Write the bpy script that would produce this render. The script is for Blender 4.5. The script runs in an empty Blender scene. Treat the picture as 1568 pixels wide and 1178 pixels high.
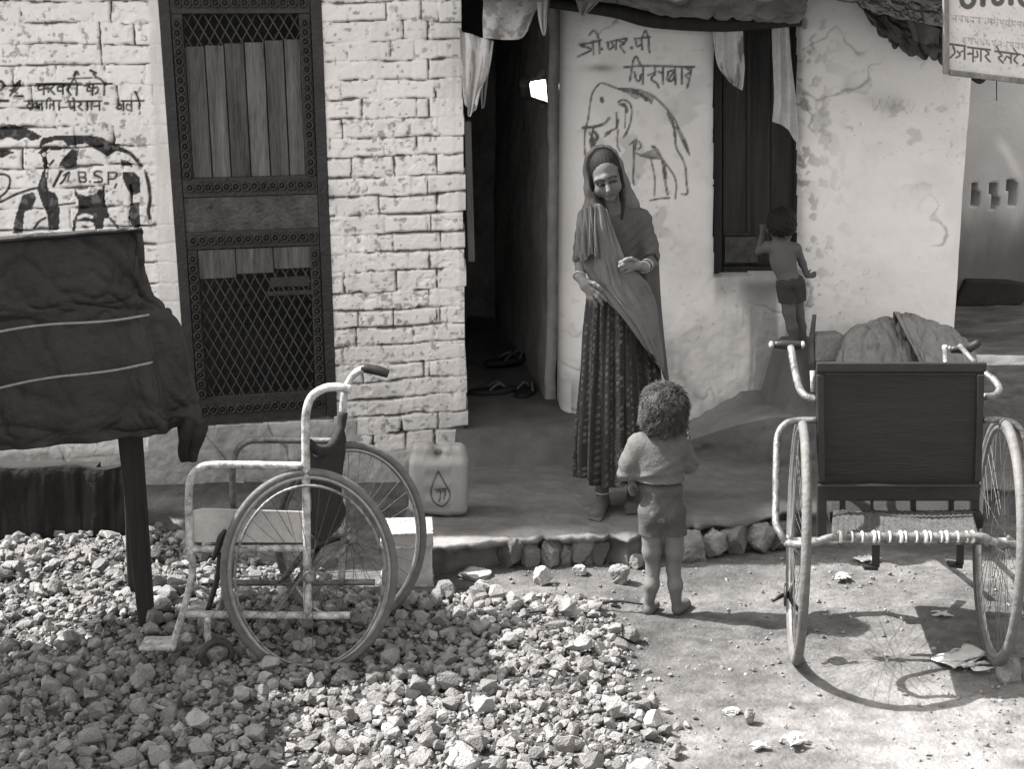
import bpy, math, random
import numpy as np
from mathutils import Vector, Matrix
random.seed(7); RNG = np.random.default_rng(7)
SC = bpy.context.scene; COL = SC.collection
R = math.radians
# ---------------------------------------------------------------- camera, sky, sun, exposure
CAM_H = 2.2; PITCH = R(14.1); FPX = 2500.0; W0, H0 = 1568.0, 1178.0
cam_d = bpy.data.cameras.new('camera'); cam = bpy.data.objects.new('camera', cam_d); COL.objects.link(cam)
cam.location = (0, 0, CAM_H); cam.rotation_euler = (math.pi/2 - PITCH, 0, 0)
cam_d.sensor_width = 36.0; cam_d.lens = FPX/W0*36.0; cam_d.clip_end = 400; cam_d.clip_start = 0.05
SC.camera = cam
SUN_EL = R(51); SUN_BACK = R(10)          # sun stands to the left, a little behind the house fronts
SUN_VEC = Vector((-math.cos(SUN_EL)*math.cos(SUN_BACK), math.cos(SUN_EL)*math.sin(SUN_BACK), math.sin(SUN_EL)))
wd = bpy.data.worlds.new('World'); SC.world = wd; wd.use_nodes = True
nt = wd.node_tree; nt.nodes.clear()
sky = nt.nodes.new('ShaderNodeTexSky'); sky.sky_type = 'NISHITA'; sky.sun_disc = False
sky.sun_elevation = SUN_EL; sky.sun_rotation = -(math.pi/2 - SUN_BACK); sky.dust_density = 3.0
bw = nt.nodes.new('ShaderNodeRGBToBW'); tint = nt.nodes.new('ShaderNodeMixRGB'); tint.blend_type = 'MULTIPLY'
tint.inputs[0].default_value = 1.0; tint.inputs[2].default_value = (1.0, 0.958, 0.925, 1)
bg = nt.nodes.new('ShaderNodeBackground'); bg.inputs[1].default_value = 0.15
wo = nt.nodes.new('ShaderNodeOutputWorld')
nt.links.new(sky.outputs[0], bw.inputs[0]); nt.links.new(bw.outputs[0], tint.inputs[1])
nt.links.new(tint.outputs[0], bg.inputs[0]); nt.links.new(bg.outputs[0], wo.inputs[0])
sun_d = bpy.data.lights.new('sun', 'SUN'); sun_d.energy = 3.6; sun_d.angle = R(0.5); sun_d.color = (1, 0.962, 0.93)
sun = bpy.data.objects.new('sun', sun_d); COL.objects.link(sun); sun.location = (-6, 6, 10)
sun.rotation_euler = SUN_VEC.to_track_quat('Z', 'Y').to_euler()
SC.view_settings.view_transform = 'Standard'; SC.view_settings.look = 'None'; SC.view_settings.gamma = 1.0
SC.view_settings.exposure = 1.9
SC.cycles.max_bounces = 8; SC.cycles.diffuse_bounces = 5
try: SC.cycles.use_denoising = True
except Exception: pass

# ---------------------------------------------------------------- pixel <-> world
CP, SP = math.cos(PITCH), math.sin(PITCH)
def ray(px, py):
    a, b = px-784.0, -(py-589.0)
    return np.array([a, FPX*CP + b*SP, -FPX*SP + b*CP])/FPX
def W(px, py, D):                    # world point seen at a photo pixel, on the vertical plane Y = D
    r = ray(px, py); t = D/r[1]
    return np.array([r[0]*t, D, CAM_H + r[2]*t])
def G(px, py, z=0.0):                # same, on the level z
    r = ray(px, py); t = (z-CAM_H)/r[2]
    return np.array([r[0]*t, r[1]*t, z])
def proj(P):
    P = np.asarray(P, float); x, y, z = P[..., 0], P[..., 1], P[..., 2]-CAM_H
    f = y*CP - z*SP; u = y*SP + z*CP
    return 784+FPX*x/f, 589-FPX*u/f
class Plane:                         # a vertical wall plane: u along it, z up, n out of it towards the street
    def __init__(s, px, D, yaw):
        p = W(px, 600, D); s.o = np.array([p[0], D]); s.d = np.array([math.cos(yaw), math.sin(yaw)])
        s.n = np.array([math.sin(yaw), -math.cos(yaw), 0.0])
    def uz(s, px, py, off=0.0):
        r = ray(px, py); o = s.o + s.n[:2]*off
        A = np.array([[s.d[0], -r[0]], [s.d[1], -r[1]]]); u, t = np.linalg.solve(A, -o)
        return u, CAM_H + r[2]*t
    def P(s, u, z, off=0.0):
        u = np.asarray(u, float); z = np.asarray(z, float)
        return np.stack([s.o[0]+s.d[0]*u+s.n[0]*off, s.o[1]+s.d[1]*u+s.n[1]*off, z+0*u], -1)
    def at(s, px, py, off=0.0):
        u, z = s.uz(px, py, off); return s.P(u, z, off)

# ---------------------------------------------------------------- noise
def _h(ix, iy, seed):
    n = (ix.astype(np.int64)*374761393 + iy.astype(np.int64)*668265263 + seed*1442695041) & 0x7fffffff
    n = ((n ^ (n >> 13))*1274126177) & 0x7fffffff
    return ((n ^ (n >> 16)) & 0xffff)/65535.0
def vn(x, y, seed=0):
    x = np.asarray(x, float); y = np.asarray(y, float)
    ix, iy = np.floor(x), np.floor(y); fx, fy = x-ix, y-iy
    fx = fx*fx*(3-2*fx); fy = fy*fy*(3-2*fy)
    a, b, c, d = _h(ix, iy, seed), _h(ix+1, iy, seed), _h(ix, iy+1, seed), _h(ix+1, iy+1, seed)
    return (a*(1-fx)+b*fx)*(1-fy) + (c*(1-fx)+d*fx)*fy
def fbm(x, y, seed=0, oct=4):
    s, a, t = 0.0, 0.5, 0.0
    for k in range(oct):
        s = s + a*vn(x*2**k+13.7*k, y*2**k-7.1*k, seed+k*31); t += a; a *= .5
    return s/t                       # 0..1
def sst(a, b, x):
    t = np.clip((x-a)/(b-a), 0, 1); return t*t*(3-2*t)

# ---------------------------------------------------------------- materials (all grey: the place is seen in black and white)
MATS = {}
def mat(name, base, var=0.25, scale=6.0, rough=0.85, bump=0.25, bscale=None, attr=False, metal=0.0, stretch=(1, 1, 1), contrast=0.35, spec=0.3, fine=0.5, dist=0.01):
    if name in MATS: return MATS[name]
    m = bpy.data.materials.new(name); m.use_nodes = True; t = m.node_tree; N, L = t.nodes, t.links
    b = N['Principled BSDF']; b.inputs['Roughness'].default_value = rough; b.inputs['Metallic'].default_value = metal
    b.inputs['Specular IOR Level'].default_value = spec
    tc = N.new('ShaderNodeTexCoord'); mp = N.new('ShaderNodeMapping'); mp.inputs['Scale'].default_value = stretch
    L.new(tc.outputs['Object'], mp.inputs[0])
    n1 = N.new('ShaderNodeTexNoise'); n1.inputs['Scale'].default_value = scale; n1.inputs['Detail'].default_value = 8; n1.inputs['Roughness'].default_value = .65
    n2 = N.new('ShaderNodeTexNoise'); n2.inputs['Scale'].default_value = scale*9; n2.inputs['Detail'].default_value = 6
    L.new(mp.outputs[0], n1.inputs[0]); L.new(mp.outputs[0], n2.inputs[0])
    mx = N.new('ShaderNodeMix'); mx.data_type = 'FLOAT'; mx.inputs[0].default_value = fine*.6
    L.new(n1.outputs[0], mx.inputs[2]); L.new(n2.outputs[0], mx.inputs[3])
    rp = N.new('ShaderNodeValToRGB'); rp.color_ramp.elements[0].position = .5-contrast*.5; rp.color_ramp.elements[1].position = .5+contrast*.5
    lo, hi = base*(1-var), base*(1+var)
    rp.color_ramp.elements[0].color = (lo, lo*.988, lo*.98, 1); rp.color_ramp.elements[1].color = (hi, hi*.988, hi*.98, 1)
    L.new(mx.outputs[0], rp.inputs[0]); out = rp.outputs[0]
    if attr:                                     # colour of the thing itself, painted per vertex
        at = N.new('ShaderNodeAttribute'); at.attribute_name = 'tone'
        mu = N.new('ShaderNodeMixRGB'); mu.blend_type = 'MULTIPLY'; mu.inputs[0].default_value = 1
        L.new(out, mu.inputs[1]); L.new(at.outputs['Color'], mu.inputs[2]); out = mu.outputs[0]
    L.new(out, b.inputs['Base Color'])
    if bump:
        bn = N.new('ShaderNodeTexNoise'); bn.inputs['Scale'].default_value = bscale or scale*14; bn.inputs['Detail'].default_value = 8
        L.new(mp.outputs[0], bn.inputs[0])
        bp = N.new('ShaderNodeBump'); bp.inputs['Strength'].default_value = bump; bp.inputs['Distance'].default_value = dist
        L.new(bn.outputs[0], bp.inputs['Height']); L.new(bp.outputs[0], b.inputs['Normal'])
    MATS[name] = m; return m

# ---------------------------------------------------------------- objects
LOC = {}
def setp(o, label=None, cat=None, group=None, kind=None):
    if label: o['label'] = label
    if cat: o['category'] = cat
    if group: o['group'] = group
    if kind: o['kind'] = kind
    return o
def thing(name, loc, label, cat, group=None):
    o = bpy.data.objects.new(name, None); COL.objects.link(o); o.location = Vector([float(v) for v in loc]); o.empty_display_size = .1
    LOC[o.name] = np.array(loc, float); return setp(o, label, cat, group)
def rootloc(p):
    while p.parent is not None: p = p.parent
    return np.array(p.location, float)
def mesh(name, V, F, m, parent=None, smooth=False, tone=None, origin=None, label=None, bevel=0, mask=None):
    """V world coordinates; F an (n,k) array or a list of index tuples. Linked as ONE object."""
    V = np.asarray(V, float).reshape(-1, 3)
    org = rootloc(parent) if parent is not None else (np.array(origin, float) if origin is not None else np.zeros(3))
    me = bpy.data.meshes.new(name); Vl = (V-org).astype(np.float32)
    if isinstance(F, np.ndarray): sizes = np.full(len(F), F.shape[1], np.int32); loops = F.astype(np.int32).ravel()
    else:
        sizes = np.array([len(f) for f in F], np.int32); loops = np.fromiter((i for f in F for i in f), np.int32, int(sizes.sum()))
    me.vertices.add(len(Vl)); me.vertices.foreach_set('co', Vl.ravel())
    me.loops.add(len(loops)); me.loops.foreach_set('vertex_index', loops)
    me.polygons.add(len(sizes)); st = np.zeros(len(sizes), np.int32); st[1:] = np.cumsum(sizes)[:-1]
    me.polygons.foreach_set('loop_start', st)
    me.polygons.foreach_set('use_smooth', np.full(len(sizes), bool(smooth)))
    me.update(calc_edges=True)
    if tone is not None:
        a = me.color_attributes.new('tone', 'FLOAT_COLOR', 'POINT'); t = np.asarray(tone, np.float32).ravel()
        c = np.ones((len(Vl), 4), np.float32); c[:, :3] = t[:, None]; a.data.foreach_set('color', c.ravel())
    me.validate()
    if m is not None: me.materials.append(m)
    o = bpy.data.objects.new(name, me); COL.objects.link(o)
    if parent is not None: o.parent = parent
    else: o.location = Vector(org)
    if bevel:
        b = o.modifiers.new('bevel', 'BEVEL'); b.width = bevel; b.segments = 2; b.limit_method = 'ANGLE'; b.angle_limit = R(35)
    if label: o['label'] = label
    return o
def grid_faces(nx, ny, keep=None):   # vertices indexed i*ny+j
    i, j = np.meshgrid(np.arange(nx-1), np.arange(ny-1), indexing='ij')
    a = i*ny+j; F = np.stack([a, a+ny, a+ny+1, a+1], -1).reshape(-1, 4)
    return F if keep is None else F[keep.ravel()]
def compact(V, F, *attrs):
    used = np.unique(F); mp = np.full(len(V), -1, np.int64); mp[used] = np.arange(len(used))
    return (V[used], mp[F]) + tuple(a[used] for a in attrs)

class MB:                            # collects shapes, links them as ONE mesh
    def __init__(s): s.V = []; s.F = []; s.T = []
    def add(s, V, F, tone=1.0):
        n = len(s.V); s.V.extend([tuple(map(float, v)) for v in V]); s.F.extend([tuple(int(i)+n for i in f) for f in F]); s.T.extend([tone]*len(V)); return s
    def box8(s, P, tone=1.0):        # 8 corners: bottom four, then top four, both counter-clockwise
        return s.add(P, [(3, 2, 1, 0), (4, 5, 6, 7), (0, 1, 5, 4), (1, 2, 6, 5), (2, 3, 7, 6), (3, 0, 4, 7)], tone)
    def box(s, c, sx, sy, sz, yaw=0.0, tone=1.0, M=None):
        h = np.array([[-1, -1, -1], [1, -1, -1], [1, 1, -1], [-1, 1, -1], [-1, -1, 1], [1, -1, 1], [1, 1, 1], [-1, 1, 1]], float)*np.array([sx, sy, sz])/2
        if M is None: M = np.array([[math.cos(yaw), -math.sin(yaw), 0], [math.sin(yaw), math.cos(yaw), 0], [0, 0, 1]])
        return s.box8(h@np.asarray(M).T + np.asarray(c, float), tone)
    def quadslab(s, Q, thick, n):    # a four-cornered plate, Q in the front plane, given thickness against n
        Q = np.asarray(Q, float); B = Q - np.asarray(n, float)*thick
        V = np.vstack([Q, B]); k = len(Q)
        F = [tuple(range(k)), tuple(range(2*k-1, k-1, -1))] + [(i, i+k, (i+1) % k+k, (i+1) % k) for i in range(k)]
        return s.add(V, F)
    def bar(s, a, b, w, h=None, up=(0, 0, 1)):
        a = np.asarray(a, float); b = np.asarray(b, float); h = h or w; d = b-a; L = np.linalg.norm(d); d = d/L
        sd = np.cross(d, up); sd = sd/(np.linalg.norm(sd)+1e-9); u = np.cross(sd, d)
        return s.box((a+b)/2, L, w, h, M=np.stack([d, sd, u], 1))
    def tube(s, pts, r, seg=10, smooth=0, cap=True, squash=None, closed=False):
        P = [np.asarray(p, float) for p in pts]
        if smooth: P = catmull(P, smooth, closed)
        n = len(P); rr = r if hasattr(r, '__len__') else None
        if rr is not None and len(rr) != n: rr = np.interp(np.linspace(0, 1, n), np.linspace(0, 1, len(rr)), rr)
        V = []; prev = None
        for i in range(n):
            if closed: d = P[(i+1) % n]-P[i-1]
            else: d = P[min(i+1, n-1)]-P[max(i-1, 0)]
            d = d/(np.linalg.norm(d)+1e-12)
            if prev is None:
                a = np.array([0, 0, 1.0]) if abs(d[2]) < .9 else np.array([1.0, 0, 0])
                x = np.cross(a, d)
            else: x = prev - d*np.dot(prev, d)
            x = x/(np.linalg.norm(x)+1e-12); prev = x; y = np.cross(d, x); q = rr[i] if rr is not None else r
            for k in range(seg):
                t = 2*math.pi*k/seg; V.append(P[i]+x*math.cos(t)*q+y*math.sin(t)*q)
        F = []
        m = n if closed else n-1
        for i in range(m):
            j = (i+1) % n
            for k in range(seg):
                l = (k+1) % seg; F.append((i*seg+k, i*seg+l, j*seg+l, j*seg+k))
        if cap and not closed: F += [tuple(range(seg-1, -1, -1)), tuple(range((n-1)*seg, n*seg))]
        return s.add(V, F)
    def ring(s, c, ax, ay, rt, seg=64, ts=8, t0=0.0, t1=2*math.pi):      # a tube along an ellipse with half axes ax, ay (vectors)
        full = abs(t1-t0-2*math.pi) < 1e-6
        ts_ = np.linspace(t0, t1, seg, endpoint=not full)
        return s.tube([np.asarray(c)+np.asarray(ax)*math.cos(t)+np.asarray(ay)*math.sin(t) for t in ts_], rt, ts, closed=full)
    def lathe(s, c, prof, seg=24, ax=(1, 0, 0), ay=(0, 1, 0), az=(0, 0, 1)):
        c, ax, ay, az = [np.asarray(v, float) for v in (c, ax, ay, az)]; V = []; F = []; n = len(prof)
        for r, z in prof:
            for k in range(seg):
                t = 2*math.pi*k/seg; V.append(c+ax*r*math.cos(t)+ay*r*math.sin(t)+az*z)
        for i in range(n-1):
            for k in range(seg):
                l = (k+1) % seg; F.append((i*seg+k, i*seg+l, (i+1)*seg+l, (i+1)*seg+k))
        F += [tuple(range(seg-1, -1, -1)), tuple(range((n-1)*seg, n*seg))]
        return s.add(V, F)
    def build(s, name, m, parent=None, smooth=False, bevel=0, **k):
        return mesh(name, s.V, s.F, m, parent, smooth, tone=s.T, bevel=bevel, **k)
def catmull(P, k, closed=False):
    n = len(P); out = []
    rng = n if closed else n-1
    for i in range(rng):
        p0 = P[(i-1) % n] if closed or i > 0 else 2*P[0]-P[1]
        p1 = P[i]; p2 = P[(i+1) % n]
        p3 = P[(i+2) % n] if closed or i+2 < n else 2*P[-1]-P[-2]
        for j in range(k):
            t = j/k
            out.append(.5*((2*p1)+(p2-p0)*t+(2*p0-5*p1+4*p2-p3)*t*t+(3*p1-p0-3*p2+p3)*t**3))
    if not closed: out.append(P[-1])
    return out
def sheet(name, rows, m, parent=None, nu=40, nv=40, thick=.004, fold=None, origin=None, tone=None, label=None):
    """A cloth: rows of control points (same count each), spline-interpolated both ways, displaced by fold(u,v)->vector, given thickness."""
    A = np.array(rows, float); r, c, _ = A.shape
    def interp(A, n):
        P = catmull(list(A), 16); P = np.array(P); x = np.linspace(0, len(P)-1, n); i = np.clip(x.astype(int), 0, len(P)-2); f = (x-i).reshape(-1, *([1]*(A.ndim-1)))
        return P[i]*(1-f)+P[i+1]*f
    B = interp(A, nv); B = interp(np.swapaxes(B, 0, 1), nu)      # (nu, nv, 3)
    u, v = np.meshgrid(np.linspace(0, 1, nu), np.linspace(0, 1, nv), indexing='ij')
    du = np.gradient(B, axis=0); dv = np.gradient(B, axis=1); nn = np.cross(du, dv); nn /= np.linalg.norm(nn, axis=-1, keepdims=True)+1e-9
    if fold is not None: B = B + nn*np.asarray(fold(u, v))[..., None]
    o = mesh(name, B.reshape(-1, 3), grid_faces(nu, nv), m, parent, True, origin=origin, tone=None if tone is None else np.asarray(tone(u, v)).ravel(), label=label)
    s = o.modifiers.new('solid', 'SOLIDIFY'); s.thickness = thick; s.offset = 0
    return o

# ---------------------------------------------------------------- paint on walls: strokes and fills given in photo pixels
class Paint:
    def __init__(s): s.items = []
    def line(s, pts, w=3.0, k=1.0, smooth=True):
        P = [np.array(p, float) for p in pts]
        if smooth and len(P) > 2: P = catmull(P, 5)
        s.items.append(('l', np.array(P), w, k)); return s
    def fill(s, pts, k=1.0): s.items.append(('f', np.array(pts, float), 0, k)); return s
    def dot(s, p, w=4, k=1.0): return s.line([p, (p[0]+.01, p[1]+.01)], w, k, False)
    def eval(s, X, Y, soft=0.9):
        M = np.zeros(X.shape)
        for kind, P, w, k in s.items:
            x0, y0 = P.min(0)-w-2; x1, y1 = P.max(0)+w+2
            I = np.where((X > x0) & (X < x1) & (Y > y0) & (Y < y1))
            if not len(I[0]): continue
            x, y = X[I], Y[I]
            if kind == 'l':
                d = np.full(x.shape, 1e9)
                for a, b in zip(P[:-1], P[1:]):
                    e = b-a; t = np.clip(((x-a[0])*e[0]+(y-a[1])*e[1])/(e@e+1e-9), 0, 1)
                    d = np.minimum(d, np.hypot(x-a[0]-t*e[0], y-a[1]-t*e[1]))
                v = 1-sst(w/2-soft, w/2+soft, d)
            else:
                ins = np.zeros(x.shape, bool); n = len(P)
                for i in range(n):
                    a, b = P[i], P[(i+1) % n]
                    c = ((a[1] > y) != (b[1] > y)); xi = (b[0]-a[0])*(y-a[1])/(b[1]-a[1]+1e-12)+a[0]
                    ins ^= c & (x < xi)
                v = ins.astype(float)
            if k >= 0: M[I] = np.maximum(M[I], v*k)
            else: M[I] = M[I]*(1-v*(-k))
        return M
# ================================================================ materials
M_white = mat('whitewashed_brick', .84, .08, 5, .9, .35, 60, attr=True, contrast=.5)
M_plaster = mat('limewashed_mud', .82, .08, 2.6, .95, .3, 40, attr=True, contrast=.55)
M_dust = mat('dusty_earth', .135, .28, 5, .95, .7, 70, attr=True, contrast=.4, dist=.012)
M_mud = mat('smoothed_mud', .13, .26, 3.0, .92, .45, 40, attr=True, contrast=.5)
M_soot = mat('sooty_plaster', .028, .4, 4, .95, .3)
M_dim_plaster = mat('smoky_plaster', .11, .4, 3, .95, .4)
M_stone = mat('broken_stone', .20, .25, 25, .95, .7, 140, attr=True)
M_cement = mat('rough_cement', .20, .3, 9, .95, .7, 50)
M_wood_dark = mat('dark_wood', .022, .4, 5, .75, .5, 30, stretch=(6, 6, .5))
M_plank = mat('weathered_planks', .085, .75, 7, .8, .5, 30, attr=True, stretch=(4, 4, .28), contrast=.34)
M_rust = mat('painted_iron', .02, .5, 12, .6, .5, 60, contrast=.3, spec=.5)
M_rustplate = mat('scuffed_iron_plate', .045, .75, 9, .5, .5, 40, contrast=.25, spec=.5)
M_thatch = mat('roof_sheet', .08, .5, 6, .9, .5, 20)
M_rag = mat('pale_rag', .55, .3, 9, .95, .4, 90, attr=True, contrast=.45)
M_graycloth = mat('grey_cloth', .20, .25, 8, .95, .4, 90, attr=True)

# ================================================================ ground
PLAT = .13
grav_px = [(-500, 1400), (-500, 842), (0, 838), (120, 826), (262, 812), (330, 850), (520, 905), (640, 925), (720, 912), (830, 925), (915, 938), (950, 985), (985, 1060), (1000, 1110), (985, 1178), (960, 1400)]
GPOLY = np.array([G(*p)[:2] for p in grav_px])
def polydist(P, x, y):
    """signed distance to a polygon, positive inside"""
    d = np.full(x.shape, 1e9); ins = np.zeros(x.shape, bool); n = len(P)
    for i in range(n):
        a, b = P[i], P[(i+1) % n]; e = b-a
        t = np.clip(((x-a[0])*e[0]+(y-a[1])*e[1])/(e@e+1e-12), 0, 1)
        d = np.minimum(d, np.hypot(x-a[0]-t*e[0], y-a[1]-t*e[1]))
        c = ((a[1] > y) != (b[1] > y)); xi = (b[0]-a[0])*(y-a[1])/(b[1]-a[1]+1e-12)+a[0]; ins ^= c & (x < xi)
    return np.where(ins, d, -d)
def gravel(x, y): return sst(-.10, .12, polydist(GPOLY, x, y) + .18*(fbm(x*4, y*4, 5)-.5))
def gz(x, y):
    z = .035*(fbm(x*1.1, y*1.1, 1)-.5) + .022*(fbm(x*6, y*6, 2)-.5) + .010*(fbm(x*22, y*22, 3, 3)-.5)
    near = sst(9, 7, np.abs(np.asarray(x, float))+.0*np.asarray(y))
    g = gravel(x, y); z = z*near + g*(.012+.035*fbm(x*1.7, y*1.7, 9))
    return z
xs = np.concatenate([np.linspace(-60, -4, 30), np.linspace(-3.8, -2.3, 18), np.arange(-2.25, 2.8, .014), np.linspace(2.85, 5, 24), np.linspace(5.5, 60, 30)])
ys = np.concatenate([np.linspace(-20, 2.5, 20), np.linspace(2.6, 3.4, 12), np.arange(3.42, 6.6, .014), np.linspace(6.65, 12, 90), np.linspace(12.5, 80, 40)])
X, Y = np.meshgrid(xs, ys, indexing='ij'); Z = gz(X, Y)
Z = Z - .05*sst(5.9, 6.5, Y)*(np.abs(X) < 1.9)*(X > -.3)       # tucked under the raised platform
tone = .80+.5*(fbm(X*.9+3, Y*.9, 21)-.5)+.75*(fbm(X*3.2, Y*4.5, 22)-.5)+.7*(fbm(X*15, Y*22, 23)-.5)+.5*(fbm(X*50, Y*60, 24,2)-.5)
tone *= 1-.35*sst(.5, .72, fbm(X*2.4, Y*3.4, 77))
# darker patches of the yard, and a paler one nearer the camera
def patch(px, py, rx, ry, k):
    c = G(px, py); return 1-k*np.exp(-(((X-c[0])/rx)**2+((Y-c[1])/ry)**2))
for a in [(1120, 885, .22, .16, .5), (1110, 1040, .32, .15, .5), (760, 880, .5, .10, .25), (980, 1000, .2, .2, .25), (1030, 1110, .25, .1, .25)]: tone = tone*patch(*a)
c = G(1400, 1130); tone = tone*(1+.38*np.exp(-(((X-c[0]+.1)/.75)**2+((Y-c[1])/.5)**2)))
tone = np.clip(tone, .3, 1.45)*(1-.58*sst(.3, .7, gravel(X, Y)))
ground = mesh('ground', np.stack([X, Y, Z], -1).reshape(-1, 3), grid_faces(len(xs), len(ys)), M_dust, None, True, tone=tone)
ground['kind'] = 'structure'

# ---------------------------------------------------------------- raised mud platform along the house fronts
edge_px = [(640, 836), (690, 832), (735, 826), (765, 823), (800, 821), (840, 818), (885, 818), (922, 817), (945, 824), (965, 832), (990, 816), (1040, 806), (1090, 800), (1130, 796), (1190, 786), (1300, 774), (1500, 752), (1640, 735)]
EX = np.array([G(a, b, PLAT)[0] for a, b in edge_px]); EY = np.array([G(a, b, PLAT)[1] for a, b in edge_px])
xs = np.arange(-.42, 2.75, .012); nb = 110
rows = []
ef = np.interp(xs, EX, EY)+.05*(fbm(xs*16, xs*0+.5, 41, 5)-.5)+.06*(fbm(xs*5, xs*0+2.5, 42)-.5)+.05*sst(.58, .66, fbm(xs*7, xs*0+9.5, 40))
T = []
for k in range(nb):
    y = 7.45+(ef-7.45)*(k/(nb-1))**.8
    z = PLAT+.018*(fbm(xs*2, y*2, 43)-.5)+.010*(fbm(xs*11, y*11, 44)-.5)
    z = z-.02*sst(.07, 0, y-ef)*fbm(xs*20, y*20, 46)+.008*(fbm(xs*30, y*30, 39)-.5)
    z = np.where(y > 6.9, z+.05*sst(6.9, 7.3, y)*fbm(xs*5, y*5, 47), z)
    rows.append(np.stack([xs, y, z], -1))
    tn = .9+.6*(fbm(xs*1.4, y*3, 48)-.5)+.5*(fbm(xs*7, y*11, 49)-.5)+.4*(fbm(xs*25, y*40, 38)-.5)
    tn = tn+1.05*sst(.16, .03, y-ef)*sst(.40, .58, fbm(xs*2.3+8, y*0, 50))       # pale edge skin, a sunlit strip painted into the tone
    T.append(tn)
lip = .014+.030*fbm(xs*11, xs*0, 51)
for dz, dy in ((lip, -.002), (lip+.004, .035), *[(lip+.012+(.28-lip)*q_/9, .045-.004*q_) for q_ in range(10)]):
    y = ef+dy+(.02 if dy < .04 else .075)*(fbm(xs*18, dz*24, 52, 4)-.5); rows.append(np.stack([xs, y, PLAT-dz], -1)); T.append(1.0+1.4*(fbm(xs*16, dz*26, 53, 4)-.5))
A = np.stack(rows, 1); T = np.stack(T, 1)
plat = mesh('pavement', A.reshape(-1, 3), grid_faces(A.shape[0], A.shape[1]), M_mud, None, True, tone=np.clip(T, .35, 2.2)); plat['kind'] = 'structure'

# ================================================================ walls
YAW = R(2.5)
W1 = Plane(715, 7.0, YAW); W2 = Plane(860, 7.2, YAW)
def wall_mesh(pl, us, zs, height, tone, keep, m, name, parent, back=.25, paint=None, paint_name=None):
    nu, nz = len(us), len(zs)
    U, Zg = np.meshgrid(us, zs, indexing='ij')
    P = pl.P(U, Zg) + pl.n[None, None, :]*height[..., None]
    V = P.reshape(-1, 3); t = tone.ravel()
    kf = keep[:-1, :-1] & keep[1:, :-1] & keep[:-1, 1:] & keep[1:, 1:]
    F = grid_faces(nu, nz, kf)
    # side skirts along every open border
    e = np.vstack([F[:, [0, 1]], F[:, [1, 2]], F[:, [2, 3]], F[:, [3, 0]]])
    key = np.sort(e, 1); kk = key[:, 0].astype(np.int64)*len(V)+key[:, 1]
    _, inv, cnt = np.unique(kk, return_inverse=True, return_counts=True); b = e[cnt[inv] == 1]
    bv = np.unique(b); mp = {int(v): len(V)+i for i, v in enumerate(bv)}
    flat = pl.P(U.ravel()[bv], Zg.ravel()[bv], -back)
    tb = t[bv]*0+.72
    V2 = np.vstack([V, flat]); t2 = np.concatenate([t, tb])
    S = np.array([(x[1], x[0], mp[int(x[0])], mp[int(x[1])]) for x in b])
    groups = []
    if paint is not None:
        pid = np.zeros(nu*nz, int)
        for q, pm in enumerate(paint): pid[(pm.ravel() > .03)] = q+1
        fp = pid[F].max(1)
        for q in range(len(paint)):
            groups.append((paint_name[q][0], F[fp == q+1], paint_name[q][1]))
        F = F[fp == 0]
    F = np.vstack([F, S]); Vc, Fc, tc = compact(V2, F, t2)
    o = mesh(name, Vc, Fc, m, parent, True, tone=tc)
    for nm, f, lb in groups:
        if len(f):
            Vc, Fc, tc = compact(V2, f, t2); mesh(nm, Vc, Fc, m, parent, True, tone=tc, label=lb)
    return o

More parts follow.
